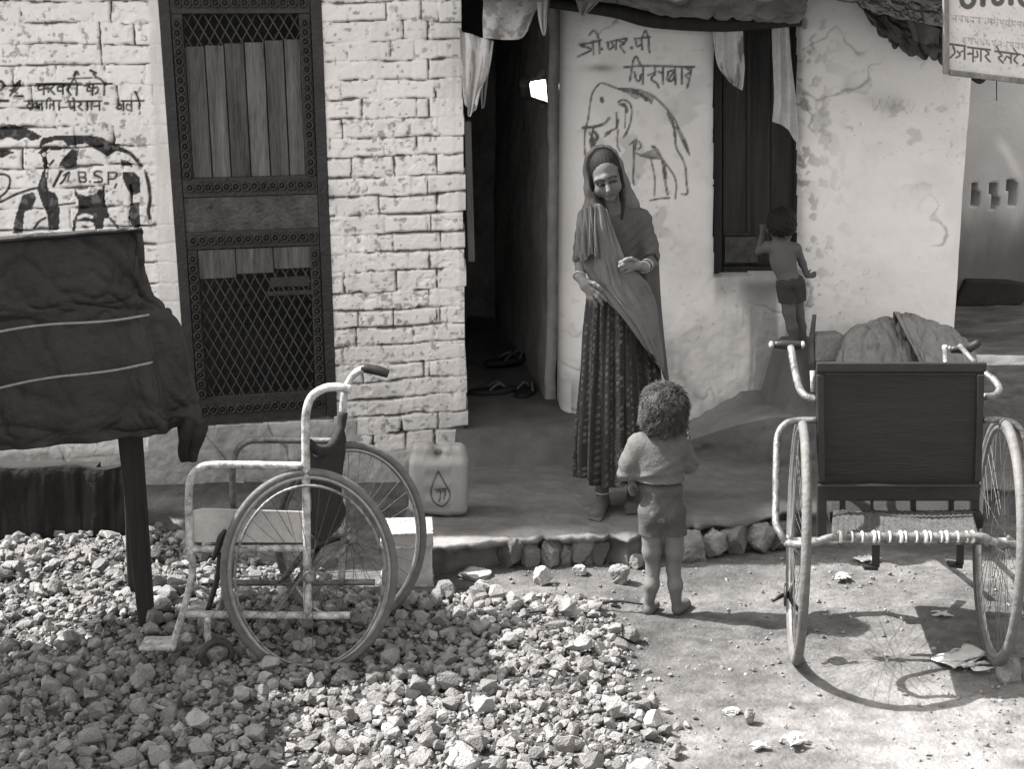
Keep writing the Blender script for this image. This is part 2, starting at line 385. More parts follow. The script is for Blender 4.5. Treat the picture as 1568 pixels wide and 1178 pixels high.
# ---------------------------------------------------------------- painted slogans and elephants (traced in photo pixels)
def A_(*p): return [(x/4.531, 100+y/4.531) for x, y in p]
def H_(*p): return [(870+x/3.925, 20+y/3.925) for x, y in p]
txt1 = Paint()
def t1(w, *p): txt1.line(A_(*p), w/4.531*1.15, smooth=len(p) > 2)
for w, p in [(20, [(-30, 112), (8, 112), (26, 138), (12, 165), (-30, 182)]), (17, [(-30, 245), (58, 245)]),
    (16, [(138, 108), (108, 135), (96, 170), (72, 208)]), (16, [(138, 108), (126, 150), (112, 172)]), (14, [(72, 172), (118, 190)]), (14, [(104, 210), (158, 212)]),
    # farvari ko
    (13, [(250, 128), (562, 124)]), (14, [(305, 128), (303, 200)]), (14, [(262, 135), (268, 168), (303, 162)]), (13, [(303, 165), (330, 158), (336, 185)]),
    (13, [(350, 128), (368, 146), (350, 166), (378, 200)]), (14, [(436, 126), (436, 200)]), (13, [(436, 150), (402, 148), (402, 176), (432, 178)]),
    (13, [(470, 126), (484, 148), (464, 168), (492, 204)]), (14, [(534, 124), (532, 204)]), (11, [(492, 124), (512, 94), (534, 124)]),
    (13, [(600, 126), (775, 126)]), (14, [(645, 128), (643, 205)]), (13, [(643, 162), (612, 150), (608, 178), (643, 172)]), (13, [(643, 160), (676, 152), (678, 184), (660, 196)]),
    (14, [(724, 126), (722, 206)]), (14, [(724, 124), (694, 92), (660, 84)]), (13, [(648, 60), (668, 78)]),
    (11, [(470, 90), (640, 86)]), (20, [(515, 72), (530, 44), (542, 60)]), (18, [(628, 34), (664, 52)]),
    # ramlila maidan chalo
    (12, [(168, 246), (424, 244)]), (13, [(188, 246), (205, 262), (186, 282), (210, 308)]), (13, [(222, 246), (222, 306)]), (12, [(254, 246), (254, 300)]), (12, [(254, 290), (232, 292), (236, 264), (254, 268)]),
    (13, [(290, 246), (290, 308)]), (12, [(290, 284), (272, 268), (266, 300)]), (12, [(322, 244), (322, 300)]), (12, [(322, 244), (342, 226), (358, 244)]), (12, [(372, 246), (372, 308)]), (12, [(372, 282), (350, 266), (346, 298)]), (12, [(410, 244), (410, 308)]),
    (13, [(470, 250), (704, 247)]), (14, [(516, 250), (514, 312)]), (13, [(486, 254), (484, 292), (514, 292)]), (13, [(520, 246), (506, 226)]), (13, [(540, 250), (566, 266), (544, 286), (572, 312)]), (13, [(604, 250), (604, 310)]), (12, [(636, 250), (636, 305)]), (13, [(690, 250), (690, 310)]), (12, [(652, 284), (690, 278)]), (18, [(730, 262), (748, 262)]),
    (12, [(806, 292), (838, 268), (838, 300), (812, 300)]), (12, [(842, 246), (998, 244)]), (14, [(856, 250), (856, 312)]), (13, [(912, 250), (912, 318)]), (12, [(912, 284), (884, 268), (876, 300), (900, 312)]), (14, [(968, 248), (966, 300)]), (14, [(964, 244), (940, 190)]), (16, [(936, 184), (944, 196)])]: t1(w, *p)
ele1 = Paint()
for poly in [[(-60, 425), (0, 436), (40, 414), (95, 408), (150, 432), (220, 450), (292, 492), (268, 512), (215, 522), (192, 500), (168, 502), (130, 522), (95, 510), (60, 498), (0, 516), (-60, 520)],
    [(-60, 592), (0, 590), (60, 588), (104, 606), (62, 618), (22, 640), (-60, 632)],
    [(262, 606), (296, 574), (365, 572), (446, 566), (420, 590), (335, 586), (284, 618)],
    [(290, 505), (380, 488), (480, 488), (600, 482), (700, 498), (800, 548), (905, 600), (880, 612), (808, 594), (742, 632), (700, 602), (645, 574), (592, 542), (470, 560), (440, 522), (380, 520), (300, 552), (268, 575)],
    [(430, 655), (498, 582), (545, 592), (530, 692), (480, 715), (404, 696)],
    [(290, 738), (316, 738), (326, 838), (342, 872), (382, 884), (402, 920), (414, 1010), (410, 1140), (338, 1150), (330, 1040), (300, 980), (258, 856)],
    [(158, 900), (232, 878), (252, 920), (222, 1000), (172, 1012), (156, 1160), (88, 1168), (100, 1080), (130, 978)],
    [(512, 852), (545, 890), (600, 906), (670, 890), (682, 855), (706, 860), (722, 930), (752, 1020), (762, 1062), (722, 1062), (716, 1132), (658, 1142), (650, 1090), (600, 1082), (530, 1082), (522, 1152), (500, 1152), (506, 1080), (542, 1010), (546, 940), (520, 900)],
    [(840, 652), (900, 668), (922, 702), (838, 700)], [(850, 740), (930, 740), (972, 782), (976, 880), (910, 908), (880, 850), (856, 800)], [(900, 960), (962, 948), (972, 1100), (965, 1180), (920, 1120), (888, 1070)],
    [(285, 615), (316, 640), (345, 690), (322, 690), (312, 735), (296, 735), (300, 680)]]: ele1.fill(A_(*poly))
def e1(w, *p): ele1.line(A_(*p), w/4.531)
e1(26, (860, 590), (905, 612), (945, 655), (985, 715), (1018, 775), (1034, 850), (1042, 930), (1030, 1010), (1040, 1060))
e1(18, (-60, 965), (10, 945), (110, 895), (220, 858), (300, 850)); e1(17, (-40, 752), (45, 762), (70, 802), (48, 870), (0, 912), (-40, 930))
e1(18, (236, 1134), (270, 1085), (316, 1058)); e1(22, (424, 735), (400, 780), (370, 838)); e1(17, (470, 745), (440, 800), (420, 820)); e1(14, (410, 968), (520, 955)); e1(17, (765, 1062), (795, 1100), (822, 1136)); e1(17, (370, 660), (345, 690))
e1(12, (440, 765), (480, 740), (470, 800))
for p in ([(545, 740), (552, 812)], [(545, 742), (590, 745), (588, 772), (552, 776), (594, 784), (590, 808), (552, 812)], [(622, 806), (626, 808)], [(706, 738), (668, 736), (655, 760), (700, 780), (706, 806), (655, 812)], [(726, 824), (732, 826)], [(752, 742), (752, 824)], [(752, 744), (806, 746), (800, 782), (754, 788)], [(808, 824), (796, 850)]): e1(15, *p)
ele1.line(A_((285, 575), (330, 546), (400, 540), (445, 560)), 2.2, -1); ele1.line(A_((545, 1056), (590, 1040), (635, 1052)), 5, -1); ele1.line(A_((985, 720), (996, 860), (1000, 1000), (1000, 1180)), 7, -.9)
txt2 = Paint(); ele2 = Paint()
def t2(w, *p): txt2.line(H_(*p), w/3.925*1.3)
for w, p in [(9, [(72, 188), (130, 178), (196, 160)]), (10, [(76, 196), (118, 206), (138, 220), (108, 238), (62, 262)]), (10, [(150, 168), (152, 246)]), (9, [(186, 164), (188, 240)]), (9, [(128, 130), (150, 104), (172, 122), (186, 164)]), (14, [(200, 212), (203, 215)]),
    (9, [(232, 176), (292, 160)]), (10, [(240, 178), (244, 214), (270, 200), (262, 178)]), (9, [(288, 164), (286, 216)]), (10, [(300, 160), (352, 150)]), (9, [(306, 166), (334, 178), (312, 196), (340, 236)]), (9, [(352, 156), (330, 190)]), (14, [(380, 206), (383, 209)]),
    (9, [(398, 152), (492, 142)]), (10, [(404, 160), (414, 198), (440, 186)]), (10, [(440, 150), (444, 216)]), (10, [(482, 148), (486, 218)]), (9, [(444, 148), (462, 104), (484, 146)]), (12, [(488, 230), (490, 233)]),
    (11, [(338, 324), (420, 318), (560, 318), (758, 322)]), (10, [(384, 320), (380, 352), (370, 406)]), (10, [(384, 318), (396, 272), (412, 262), (430, 300), (446, 318)]), (10, [(452, 322), (450, 424)]), (10, [(398, 352), (410, 400), (430, 404), (436, 372), (448, 366)]),
    (10, [(480, 372), (520, 358), (522, 340)]), (10, [(520, 362), (500, 396), (532, 420), (544, 446)]), (10, [(522, 322), (522, 372)]), (10, [(570, 322), (572, 424)]), (10, [(544, 350), (566, 362)]),
    (10, [(600, 352), (634, 346), (630, 400), (596, 402), (602, 356)]), (9, [(606, 398), (630, 356)]), (10, [(642, 324), (646, 428)]), (10, [(682, 322), (684, 424)]), (10, [(708, 326), (736, 352), (706, 372), (726, 400), (716, 446)]), (10, [(740, 336), (728, 404)])]: t2(w, *p)
def e2(w, *p): ele2.line(H_(*p), w/3.925*1.25)
e2(9, (306, 456), (250, 434), (206, 420), (180, 430), (146, 480), (130, 560), (120, 640), (105, 700), (100, 780), (105, 860), (120, 912), (152, 985))
e2(13, (306, 456), (370, 456), (440, 466)); e2(10, (440, 466), (500, 490), (560, 540), (606, 590), (640, 640), (668, 700)); e2(13, (655, 690), (690, 770), (722, 836)); e2(9, (655, 680), (700, 760), (728, 850))
e2(15, (604, 596), (634, 680), (642, 740)); e2(10, (642, 740), (650, 810), (684, 870), (706, 935), (710, 1010), (716, 1082), (682, 1086))
e2(10, (300, 532), (332, 520), (370, 542), (382, 592), (370, 672), (334, 746)); e2(16, (312, 545), (344, 560), (352, 590)); e2(9, (372, 660), (350, 730))
e2(20, (200, 512), (204, 526)); e2(15, (92, 690), (160, 682), (218, 662), (246, 630)); e2(11, (226, 722), (262, 704), (292, 686), (300, 640)); e2(11, (290, 598), (292, 690)); e2(10, (220, 740), (250, 720)); e2(12, (130, 720), (160, 770), (152, 800)); e2(16, (160, 715), (176, 745), (150, 790)); e2(8, (130, 760), (140, 820))
e2(9, (395, 772), (396, 900), (390, 990), (396, 1034)); e2(8, (300, 700), (296, 790), (312, 830)); e2(8, (372, 790), (410, 760), (404, 820)); e2(8, (410, 842), (470, 866), (562, 874))
ele2.fill(H_((424, 858), (470, 830), (540, 810), (570, 872), (500, 882)), .72); ele2.fill(H_((440, 465), (520, 500), (505, 545), (440, 505), (400, 520), (340, 470)), .62)
e2(9, (520, 800), (560, 866), (612, 940), (638, 980), (650, 1034), (644, 1112)); e2(9, (500, 888), (512, 940), (522, 1010), (518, 1096)); e2(12, (566, 880), (578, 980), (598, 1090)); e2(9, (494, 1126), (540, 1116), (610, 1110)); e2(7, (340, 690), (345, 560), (330, 540))
e2(9, (470, 500), (500, 540)); e2(18, (380, 470), (440, 490), (470, 520)); e2(14, (330, 465), (400, 480)); e2(12, (600, 600), (622, 660)); e2(12, (505, 800), (540, 840)); e2(12, (150, 700), (140, 760), (150, 800)); e2(12, (575, 890), (590, 990)); e2(8, (425, 770), (440, 800), (420, 820))

# ================================================================ brick house
brick_house = thing('brick_house', W1.P(-.9, 0), 'whitewashed brick house front with iron lattice door and painted elephant', 'house')
HC = .0805
u0 = W1.uz(-30, 600)[0]
us = np.concatenate([np.linspace(-3.4, u0-.05, 30), np.arange(u0-.03, .012, .0042)]); zs = np.concatenate([np.linspace(-.2, -.02, 5), np.arange(0, 2.2, .0042), np.linspace(2.25, 2.9, 16)])
U, Z = np.meshgrid(us, zs, indexing='ij'); PX, PY = proj(W1.P(U, Z))
wz = Z - .062*np.clip((2.1-Z)/1.7, 0, 1.2)*U + .030*(fbm(U*1.3, Z*1.3, 61)-.5) + .016*(fbm(U*6, Z*7, 62)-.5)+.006*(fbm(U*22,Z*22,60)-.5)
row = np.floor(wz/HC); fz = wz/HC-row
def hsh(a, b, s): return _h(a.astype(np.int64), b.astype(np.int64) if hasattr(b, 'astype') else np.full(a.shape, int(b), np.int64), s)
L = .19
up = -.135+.035*(np.mod(row, 2)*2-1)*.6+.03*(hsh(row, 0, 65)-.5)
uu = U/L + .5*np.mod(row, 2) + .35*hsh(row, 1, 66); uw = uu+.05*(fbm(U*30, Z*30, 67)-.5)
bi = np.floor(uw); jit = lambda k: .62*(hsh(k, row, 68)-.5)
dj = np.minimum(np.abs(uw-bi-jit(bi)), np.abs(uw-bi-1-jit(bi+1)))*L
brick = np.where(uw-bi < jit(bi), bi-1, np.where(uw-bi-1 > jit(bi+1), bi+1, bi))
pier = U > up
dj = np.where(pier, 1.0, dj); dj = np.minimum(dj, np.abs(U-up+.006*(fbm(U*40, Z*40, 69)-.5)))
brick = np.where(pier, 999, brick)
dzj = np.minimum(fz, 1-fz)*HC
opn_h = sst(.47, .66, .62*fbm(U*4.2, row*3.7, 70, 3)+.38*fbm(U*19, row*5.1, 71, 3)+.05); opn_v = sst(.50, .76, hsh(brick, row, 72)*.55+.45*fbm(U*24, Z*24, 78, 3))
wd = .0022+.013*fbm(U*13, Z*13, 73, 3)**2.2
g_h = np.exp(-(np.maximum(dzj-wd*.35*opn_h, 0)/(.0032+.0024*opn_h))**2); g_v = np.exp(-(np.maximum(dj-wd*.35, 0)/(.0030+.002*opn_v))**2)
hb = .005*(hsh(brick, row, 74)-.5) + .004*(hsh(brick, row, 75)-.5)*(fz-.5) + .006*(fbm(U*14, Z*14, 76)-.5)+.004*(fbm(U*50, Z*50, 79)-.5)
hgt = hb - g_h*(.0012+.019*opn_h) - g_v*(.0010+.019*opn_v)
pits = sst(.66, .74, fbm(U*24, Z*24, 80, 3)); hgt -= .006*pits*(fbm(U*3, Z*3, 81) > .5)
dark = np.maximum(g_h*opn_h, g_v*opn_v)
tone = (1.03-.14*fbm(U*2.1, Z*2.6, 82)-.07*sst(.5, .7, fbm(U*14, Z*1.6, 94))*sst(1.9, .6, Z)-.07*(hsh(brick, row, 95)))*(1-.82*sst(.35, .85, dark))*(1-.5*sst(.70, .76, fbm(U*46, Z*46, 83, 3)))
dirt = sst(.75, .25, Z-.25*fbm(U*4, Z*4, 85)); tone *= 1-.30*dirt*fbm(U*13, Z*13, 96); chipb = sst(.66, .72, fbm(U*34, Z*40, 97, 4))*sst(.40, .6, fbm(U*2.7, Z*2.7, 98)); tone *= 1-.45*chipb; hgt -= .004*chipb
# bare cement plinth under the door and behind the wheelchair
base_py = np.interp(PX, [-50, 225, 232, 540, 560, 660, 730], [690, 690, 648, 640, 690, 684, 676])
pl = sst(-9, 9, PY-base_py+22*(fbm(U*9, Z*9, 86)-.5))
tone = tone*(1-pl)+pl*(.42+.35*(fbm(U*7, Z*9, 87)-.5)+.2*(fbm(U*40, Z*40, 88)-.5)); hgt = hgt*(1-pl*.93)+pl*(.014*(fbm(U*16, Z*16, 89)-.5)+.012)
# smooth rendered strip beside the door
strip = sst(222, 232, PX+6*(fbm(U*3, Z*8, 90)-.5)-np.interp(PY, [0, 650], [0, 22]))*sst(300, 290, PX)*(1-pl); hgt = hgt*(1-strip*.85)+strip*.004; tone = tone*(1-strip)+strip*.9*(1-.25*fbm(U*30, Z*8, 91))
crk = np.exp(-(np.abs(2*fbm(U*3.1, Z*2.2, 185, 4)-1)/.010)**2)*pl; tone *= 1-.5*crk; hgt -= .005*crk
drip = sst(.54, .72, fbm(U*19, Z*.9, 186, 3))*sst(.45, .62, fbm(U*2.2, Z*1.2, 187)); tone *= 1-.20*drip
pt, pe = txt1.eval(PX, PY, .8), ele1.eval(PX, PY, .8)
wear = sst(.30, .44, fbm(U*38, Z*34, 92, 3)); pm = np.maximum(pt, pe)*(.88+.12*wear)
tone = tone*(1-pm*.94)
DTL, DTR, DBR, DBL = (243, -14), (489, -14), (514, 638), (291, 653)
def door_uv(PX, PY):
    t = (PY+14)/660.0; return PX-(243+48*t), (489+25*t)-PX
l, r = door_uv(PX, PY); hole = (l > 2) & (r > 2) & (PY < 642+ (514-PX)*.05)
keep = ~hole & (U < -.004+.018*(hsh(row, 3, 93)-.4)) | (U < u0-.04)
brick_wall = wall_mesh(W1, us, zs, hgt, tone, keep, M_white, 'wall', brick_house, .24, [pt*(1-pe > .9), pe], [('slogan', 'black hand-painted slogan lettering'), ('elephant_painting', 'black stencilled elephant with lettering')])
def W1s(px, py, off): return W1.at(px, py, off)
mb = MB()      # the room behind the door, and the end wall of the house along the passage
for a, b in ((-3.4, -.03),):
    mb.box8([*W1.P(np.array([a, b, b, a]), -.2, np.array([-2.0, -2.0, -1.9, -1.9])[0])]*0 + list(np.vstack([[W1.P(a, -.2, -1.6), W1.P(b-.203, -.2, -1.6), W1.P(b-.203, -.2, -1.75), W1.P(a, -.2, -1.75)], [W1.P(a, 2.9, -1.6), W1.P(b-.203, 2.9, -1.6), W1.P(b-.203, 2.9, -1.75), W1.P(a, 2.9, -1.75)]])))
    mb.box8(np.vstack([[W1.P(b-.2, -.2, -.243), W1.P(b, -.2, -.243), W1.P(b, -.2, -2.4), W1.P(b-.2, -.2, -2.4)], [W1.P(b-.2, 2.9, -.243), W1.P(b, 2.9, -.243), W1.P(b, 2.9, -2.4), W1.P(b-.2, 2.9, -2.4)]]))
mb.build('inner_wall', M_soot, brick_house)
mb = MB()
for ua, ub, oa, ob in ((-3.5, .05, .62, .60),): mb.box8(np.vstack([[W1.P(ua, 2.91, oa), W1.P(ub, 2.91, ob), W1.P(ub, 2.91, -1.8), W1.P(ua, 2.91, -1.8)], [W1.P(ua, 3.0, oa), W1.P(ub, 3.0, ob), W1.P(ub, 3.0, -1.8), W1.P(ua, 3.0, -1.8)]]))
mb.build('roof', M_cement, brick_house)

# ---------------------------------------------------------------- iron door (part of the house)
def dp(s, t, off):            # door coordinates: s across, t down, off out of the wall
    a = np.array(DTL)*(1-t)+np.array(DBL)*t; b = np.array(DTR)*(1-t)+np.array(DBR)*t; p = a*(1-s)+b*s
    return W1.at(p[0], p[1], off)
def dplate(mb, s0, t0, s1, t1, off, th): return mb.quadslab([dp(s0, t1, off), dp(s1, t1, off), dp(s1, t0, off), dp(s0, t0, off)], th, W1.n)
fr = MB()
for a in [(-.01, 0, .06, 1), (.94, 0, 1.01, 1)]: dplate(fr, *a, .006, .06)
for a in [(.062, -.01, .938, .052), (.062, .936, .938, 1.0), (.062, .432, .938, .476), (.062, .556, .938, .596)]: dplate(fr, *a, .002, .05)
for a in [(.062, .052, .135, .432), (.865, .052, .938, .432), (.062, .596, .13, .936), (.87, .596, .938, .936)]: dplate(fr, *a, -.002, .035)
door = fr.build('door', M_rust, brick_house, bevel=.003)
orn = MB()
def ros(s, t, r=.016):
    c = dp(s, t, .008); ax = np.array([W1.d[0], W1.d[1], 0]); ay = np.array([0, 0, 1.0])
    orn.ring(c, ax*r, ay*r*1.1, .0042, 14, 6); orn.lathe(c-W1.n*.006, [(.0085, 0), (.006, .006), (.002, .009)], 8, ax, ay, W1.n)
for k in range(17):
    for s in (.098, .902): ros(s, .075+k*.0218)
for k in range(15):
    for s in (.096, .904): ros(s, .618+k*.0222)
for k in range(14):
    s = .11+k*.06
    for t in (.454, .576, .967, .027): ros(s, t)
orn.build('ornament', M_rust, door, True, label='cast rosettes along the iron door frame')
pk = MB(); edges = [.135, .262, .385, .512, .64, .762, .868]
for k in range(6):
    a, b = edges[k]+.004, edges[k+1]-.004; top = .128-.0032*k+.001*(k % 2)
    n0 = len(pk.V); dplate(pk, a, top, b, .431, -.012-.004*(k % 2), .02)
    tn = [.9, 1.15, .75, 1.35, .8, 1.2][k]; pk.T[n0:] = [tn]*(len(pk.V)-n0)
pk.build('plank_panel', M_plank, door, bevel=.002, label='weathered grey planks in the upper door panel')
pk = MB()
for k in range(3):
    a, b = .13+.25*k+.003, .13+.25*(k+1)-.003; dplate(pk, a, .598, b, .664-.008*k, -.004, .008)
pk.build('plank_strip', M_plank, door, bevel=.002)
pp = MB(); dplate(pp, .062, .4765, .938, .5555, -.004, .02); pp.build('iron_plate', M_rustplate, door, bevel=.002)
lt = MB()
def lattice(t0, t1, off, n, slope):
    asp = (t1-t0)
    for sg in (1, -1):
        for k in range(-n, 2*n):
            s0 = .13+.74*k/n; pts = []
            for q in range(41):
                t = t0+(t1-t0)*q/40; s = s0+sg*slope*(t-t0)
                if .132 <= s <= .868: pts.append(dp(s, t, off+.006*sg))
            if len(pts) > 1: lt.bar(pts[0], pts[-1], .0055, .0035, up=W1.n)
lattice(.596, .936, -.016, 11, .74/11*9.2/.34/1.18); lattice(.050, .14, -.036, 11, .74/11*9.2/.34/1.18)
lt.build('lattice', mat('thin_bars', .05, .3, 20, .6, .2, 60), door, label='diamond lattice of thin iron bars')
lb = MB(); dplate(lb, .60, .668, .86, .690, -.008, .012); dplate(lb, .58, .700, .93, .710, -.004, .012); lb.build('bolt', M_rust, door); lb = MB(); c = dp(.985, .47, .02); lb.tube([c, c+W1.n*.03], .012, 10); lb.bar(c+np.array([0, 0, .03]), c-np.array([0, 0, .05]), .02, .012, up=W1.n); lb.build('latch', M_rust, door)

# ================================================================ plastered hut with passage
mud_hut = thing('mud_hut', W2.P(.6, 0), 'limewashed mud hut with elephant drawing and a dark shuttered window', 'house')
uR = W2.uz(1477, 400)[0]
us = np.arange(0, uR+.004, .0055); zs = np.concatenate([np.arange(-.1, 2.16, .0055), np.linspace(2.17, 2.4, 6)])
U, Z = np.meshgrid(us, zs, indexing='ij'); PX, PY = proj(W2.P(U, Z))
hgt = .05*(fbm(U*1.1, Z*1.1, 101)-.5)+.016*(fbm(U*4, Z*4, 102)-.5)+.005*(fbm(U*15, Z*15, 103)-.5)
segR = sst(1222, 1232, PX); hgt += segR*(.05*np.sin(np.clip((PX-1225)/250, 0, 1)*math.pi)**.6)
edgeL = np.clip(U/.17, 0, 1); edgeR = np.clip((uR-U)/.10, 0, 1)
hgt -= .15*(1-np.sqrt(np.clip(1-(1-edgeL)**2, 0, 1)))+.09*(1-np.sqrt(np.clip(1-(1-edgeR)**2, 0, 1)))
win = (PX > 1094+3*(fbm(Z*9, Z*0, 104)-.5)*2) & (PX < 1226+3*(fbm(Z*9+5, Z*0, 105)-.5)) & (PY < 424-(PX-1094)*.05) & (PY > 20)
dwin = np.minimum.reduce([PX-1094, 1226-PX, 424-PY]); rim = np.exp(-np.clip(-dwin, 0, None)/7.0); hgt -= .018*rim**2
tone = 1.0-.16*(fbm(U*1.8, Z*1.8, 106)-.3)-.07*sst(.5, .75, fbm(U*5, Z*6, 107))-.10*sst(.62, .80, fbm(U*22, Z*26, 108, 3))*sst(.45, .6, fbm(U*2.2, Z*2, 109))
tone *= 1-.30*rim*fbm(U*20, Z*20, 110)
# chipped plaster along the edge of the window and the eroded damp foot
chip = sst(.60, .66, fbm(U*26, Z*20, 111, 3))*np.exp(-np.clip(PX-1230, 0, None)/28)*(PX > 1226); tone *= 1-.55*chip; hgt -= .006*chip
foot = sst(0, 60, PY-np.interp(PX, [860, 1010, 1100, 1180, 1230, 1480], [560, 455, 450, 430, 470, 560])+46*(fbm(U*5, Z*5, 112)-.5))*(PX < 1232)
tone *= 1-foot*(.20+.42*sst(.40, .72, fbm(U*6, Z*4.5, 113, 4)))*.75
tone *= 1-.16*sst(1100, 1090, PX)*sst(480, 400, PY+30*(fbm(U*4, Z*4, 121)-.5)); tone *= 1-.5*sst(1088, 1100, PX)*sst(1244, 1228, PX)*sst(478, 432, PY+26*(fbm(U*9, Z*9, 122)-.5))*(PY > 415)  # band below the window: sill shadow painted into the tone, with stain
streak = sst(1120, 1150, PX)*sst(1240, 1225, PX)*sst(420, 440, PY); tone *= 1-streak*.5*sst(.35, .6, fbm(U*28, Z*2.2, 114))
eave_shade = sst(.46, .75, fbm(U*2.2, Z*3.2, 115))*sst(120, 20, PY); tone *= 1-.35*eave_shade  # shade of the roof overhang painted into the top of the plaster
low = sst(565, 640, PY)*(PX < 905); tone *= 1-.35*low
for (cx, cy, rx, ry, k) in [(920, 104, 22, 6, .5), (1345, 150, 45, 22, .16), (1360, 160, 20, 12, .2)]: tone *= 1-k*np.exp(-((PX-cx)/rx)**2-((PY-cy)/ry)**2)*(.5+fbm(U*30, Z*30, 116))
tone *= 1-.30*sst(.72, .82, fbm(U*60, Z*60, 117, 3))*sst(.50, .66, fbm(U*2.6, Z*2.6, 120))
hgt += foot*.012*(fbm(U*20, Z*20, 118)-.6)
crk = np.exp(-(np.abs(2*fbm(U*2.6+.15*fbm(U*20, Z*20, 180), Z*1.9, 181, 4)-1)/.011)**2)*sst(.50, .62, fbm(U*1.7+4, Z*1.7, 182)); tone *= 1-.45*crk; hgt -= .004*crk
peel = sst(.60, .63, fbm(U*7, Z*8, 183, 4))*sst(.52, .62, fbm(U*1.6+9, Z*1.3, 184)); tone *= 1-.22*peel; hgt -= .003*peel
q2, q3 = txt2.eval(PX, PY, .8), ele2.eval(PX, PY, .8); wear = .75+.25*sst(.3, .5, fbm(U*45, Z*45, 119, 3))
tone *= 1-.88*np.maximum(q2, q3*.95)*wear
faint = Paint()
for k in range(6): faint.line([(1332+k*11, 150), (1336+k*11, 168+3*(k % 2)), (1342+k*11, 156)], 1.6)
tone *= 1-.22*faint.eval(PX, PY, .8)
tone = np.where(U < .045, np.maximum(tone, .7), tone)
keep = ~win
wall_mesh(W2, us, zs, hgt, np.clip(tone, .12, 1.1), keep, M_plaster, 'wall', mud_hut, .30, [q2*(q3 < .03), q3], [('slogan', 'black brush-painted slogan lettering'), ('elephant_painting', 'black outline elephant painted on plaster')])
mb = MB()
def w2box(u0, u1, z0, z1, o0, o1): mb.box8(np.vstack([[W2.P(u0, z0, o0), W2.P(u1, z0, o0), W2.P(u1, z0, o1), W2.P(u0, z0, o1)], [W2.P(u0, z1, o0), W2.P(u1, z1, o0), W2.P(u1, z1, o1), W2.P(u0, z1, o1)]]))
mb.build('passage_wall', M_dim_plaster, mud_hut) if False else None; w2box(uR-.22, uR-.02, -.1, 2.3, -.303, -1.05); w2box(.21, uR-.23, -.1, 2.3, -1.0, -1.25)
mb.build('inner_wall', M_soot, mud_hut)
# window shutter
ws = MB()
def w2s(px0, py0, px1, py1, off, th): ws.quadslab([W2.at(px0, py1, off), W2.at(px1, py1, off), W2.at(px1, py0, off), W2.at(px0, py0, off)], th, W2.n)
w2s(1093, 20, 1106, 424, -.10, .05); w2s(1216, 20, 1229, 418, -.10, .05); w2s(1107, 408, 1215, 418, -.105, .05)
shut = ws.build('window_frame', M_wood_dark, mud_hut, bevel=.004)
ws = MB(); x = 1107
for i, wpx in enumerate((40, 34, 35)): w2s(x, 20, x+wpx-.8, 406, -.13-.006*(i == 1), .03); x += wpx
w2s(1108, 356, 1150, 361, -.122, .02); w2s(1144, 20, 1150, 356, -.118, .02)
ws.build('shutter_boards', mat('black_boards', .03, .5, 6, .7, .5, 30, stretch=(7, 7, .5)), shut, bevel=.003)
ws = MB(); w2s(1110, 363, 1160, 402, -.112, .02); ws.build('tin_patch', mat('scabby_tin', .06, .6, 22, .7, .5, 60), shut)
# soffit, posts and roof
nx, ny = 110, 14; V = []; us_ = np.linspace(-.45, 2.2, nx)
for i, u in enumerate(us_):
    off = .86+.05*(fbm(np.array([u*6.]), np.array([0.]), 160)[0]-.5)+.05*(fbm(np.array([u*25.]), np.array([0.]), 161)[0]-.5)-.25*sst(.4, 1.4, np.array(u))*0
    for j in range(ny):
        f = j/(ny-1); V.append(W2.P(u, 2.135+.06*f+.012*math.sin(i*.9)+.01*math.sin(i*.5+j), off*(1-f)-2.3*f))
rfo = mesh('roof', V, grid_faces(nx, ny), M_thatch, mud_hut, True); sd_ = rfo.modifiers.new('solid', 'SOLIDIFY'); sd_.thickness = .02
pole = MB(); pole.tube([W2.at(842, 4, .10), W2.at(940, 16, .12), W2.at(1000, 30, .12), W2.at(1110, 36, .12), W2.at(1226, 30, .12)], [.022, .03, .034, .034, .026], 12, 6); pole.build('eave_pole', M_wood_dark, mud_hut, True)
sheet('eave_sheet', [[W2.at(a, b, o) for a, b, o in r] for r in (((935, -50, .30), (1000, -50, .34), (1060, -50, .36), (1120, -50, .36), (1180, -46, .36), (1240, -44, .34)), ((940, -14, .24), (1000, -8, .28), (1060, -4, .28), (1120, 0, .30), (1180, 4, .30), (1238, 6, .28)), ((960, 4, .22), (1004, 14, .25), (1062, 14, .25), (1122, 20, .26), (1180, 24, .27), (1232, 22, .25)), ((985, 10, .20), (1010, 20, .22), (1064, 26, .22), (1120, 28, .23), (1176, 33, .24), (1224, 34, .22)))], M_graycloth, mud_hut, 100, 40, .006, lambda u, v: .03*((1-np.abs(2*fbm(u*9, v*3, 170, 3)-1))**3-.3)+.02*(fbm(u*20, v*5, 171)-.5), tone=lambda u, v: .9+.7*(fbm(u*9, v*5, 172)-.5))
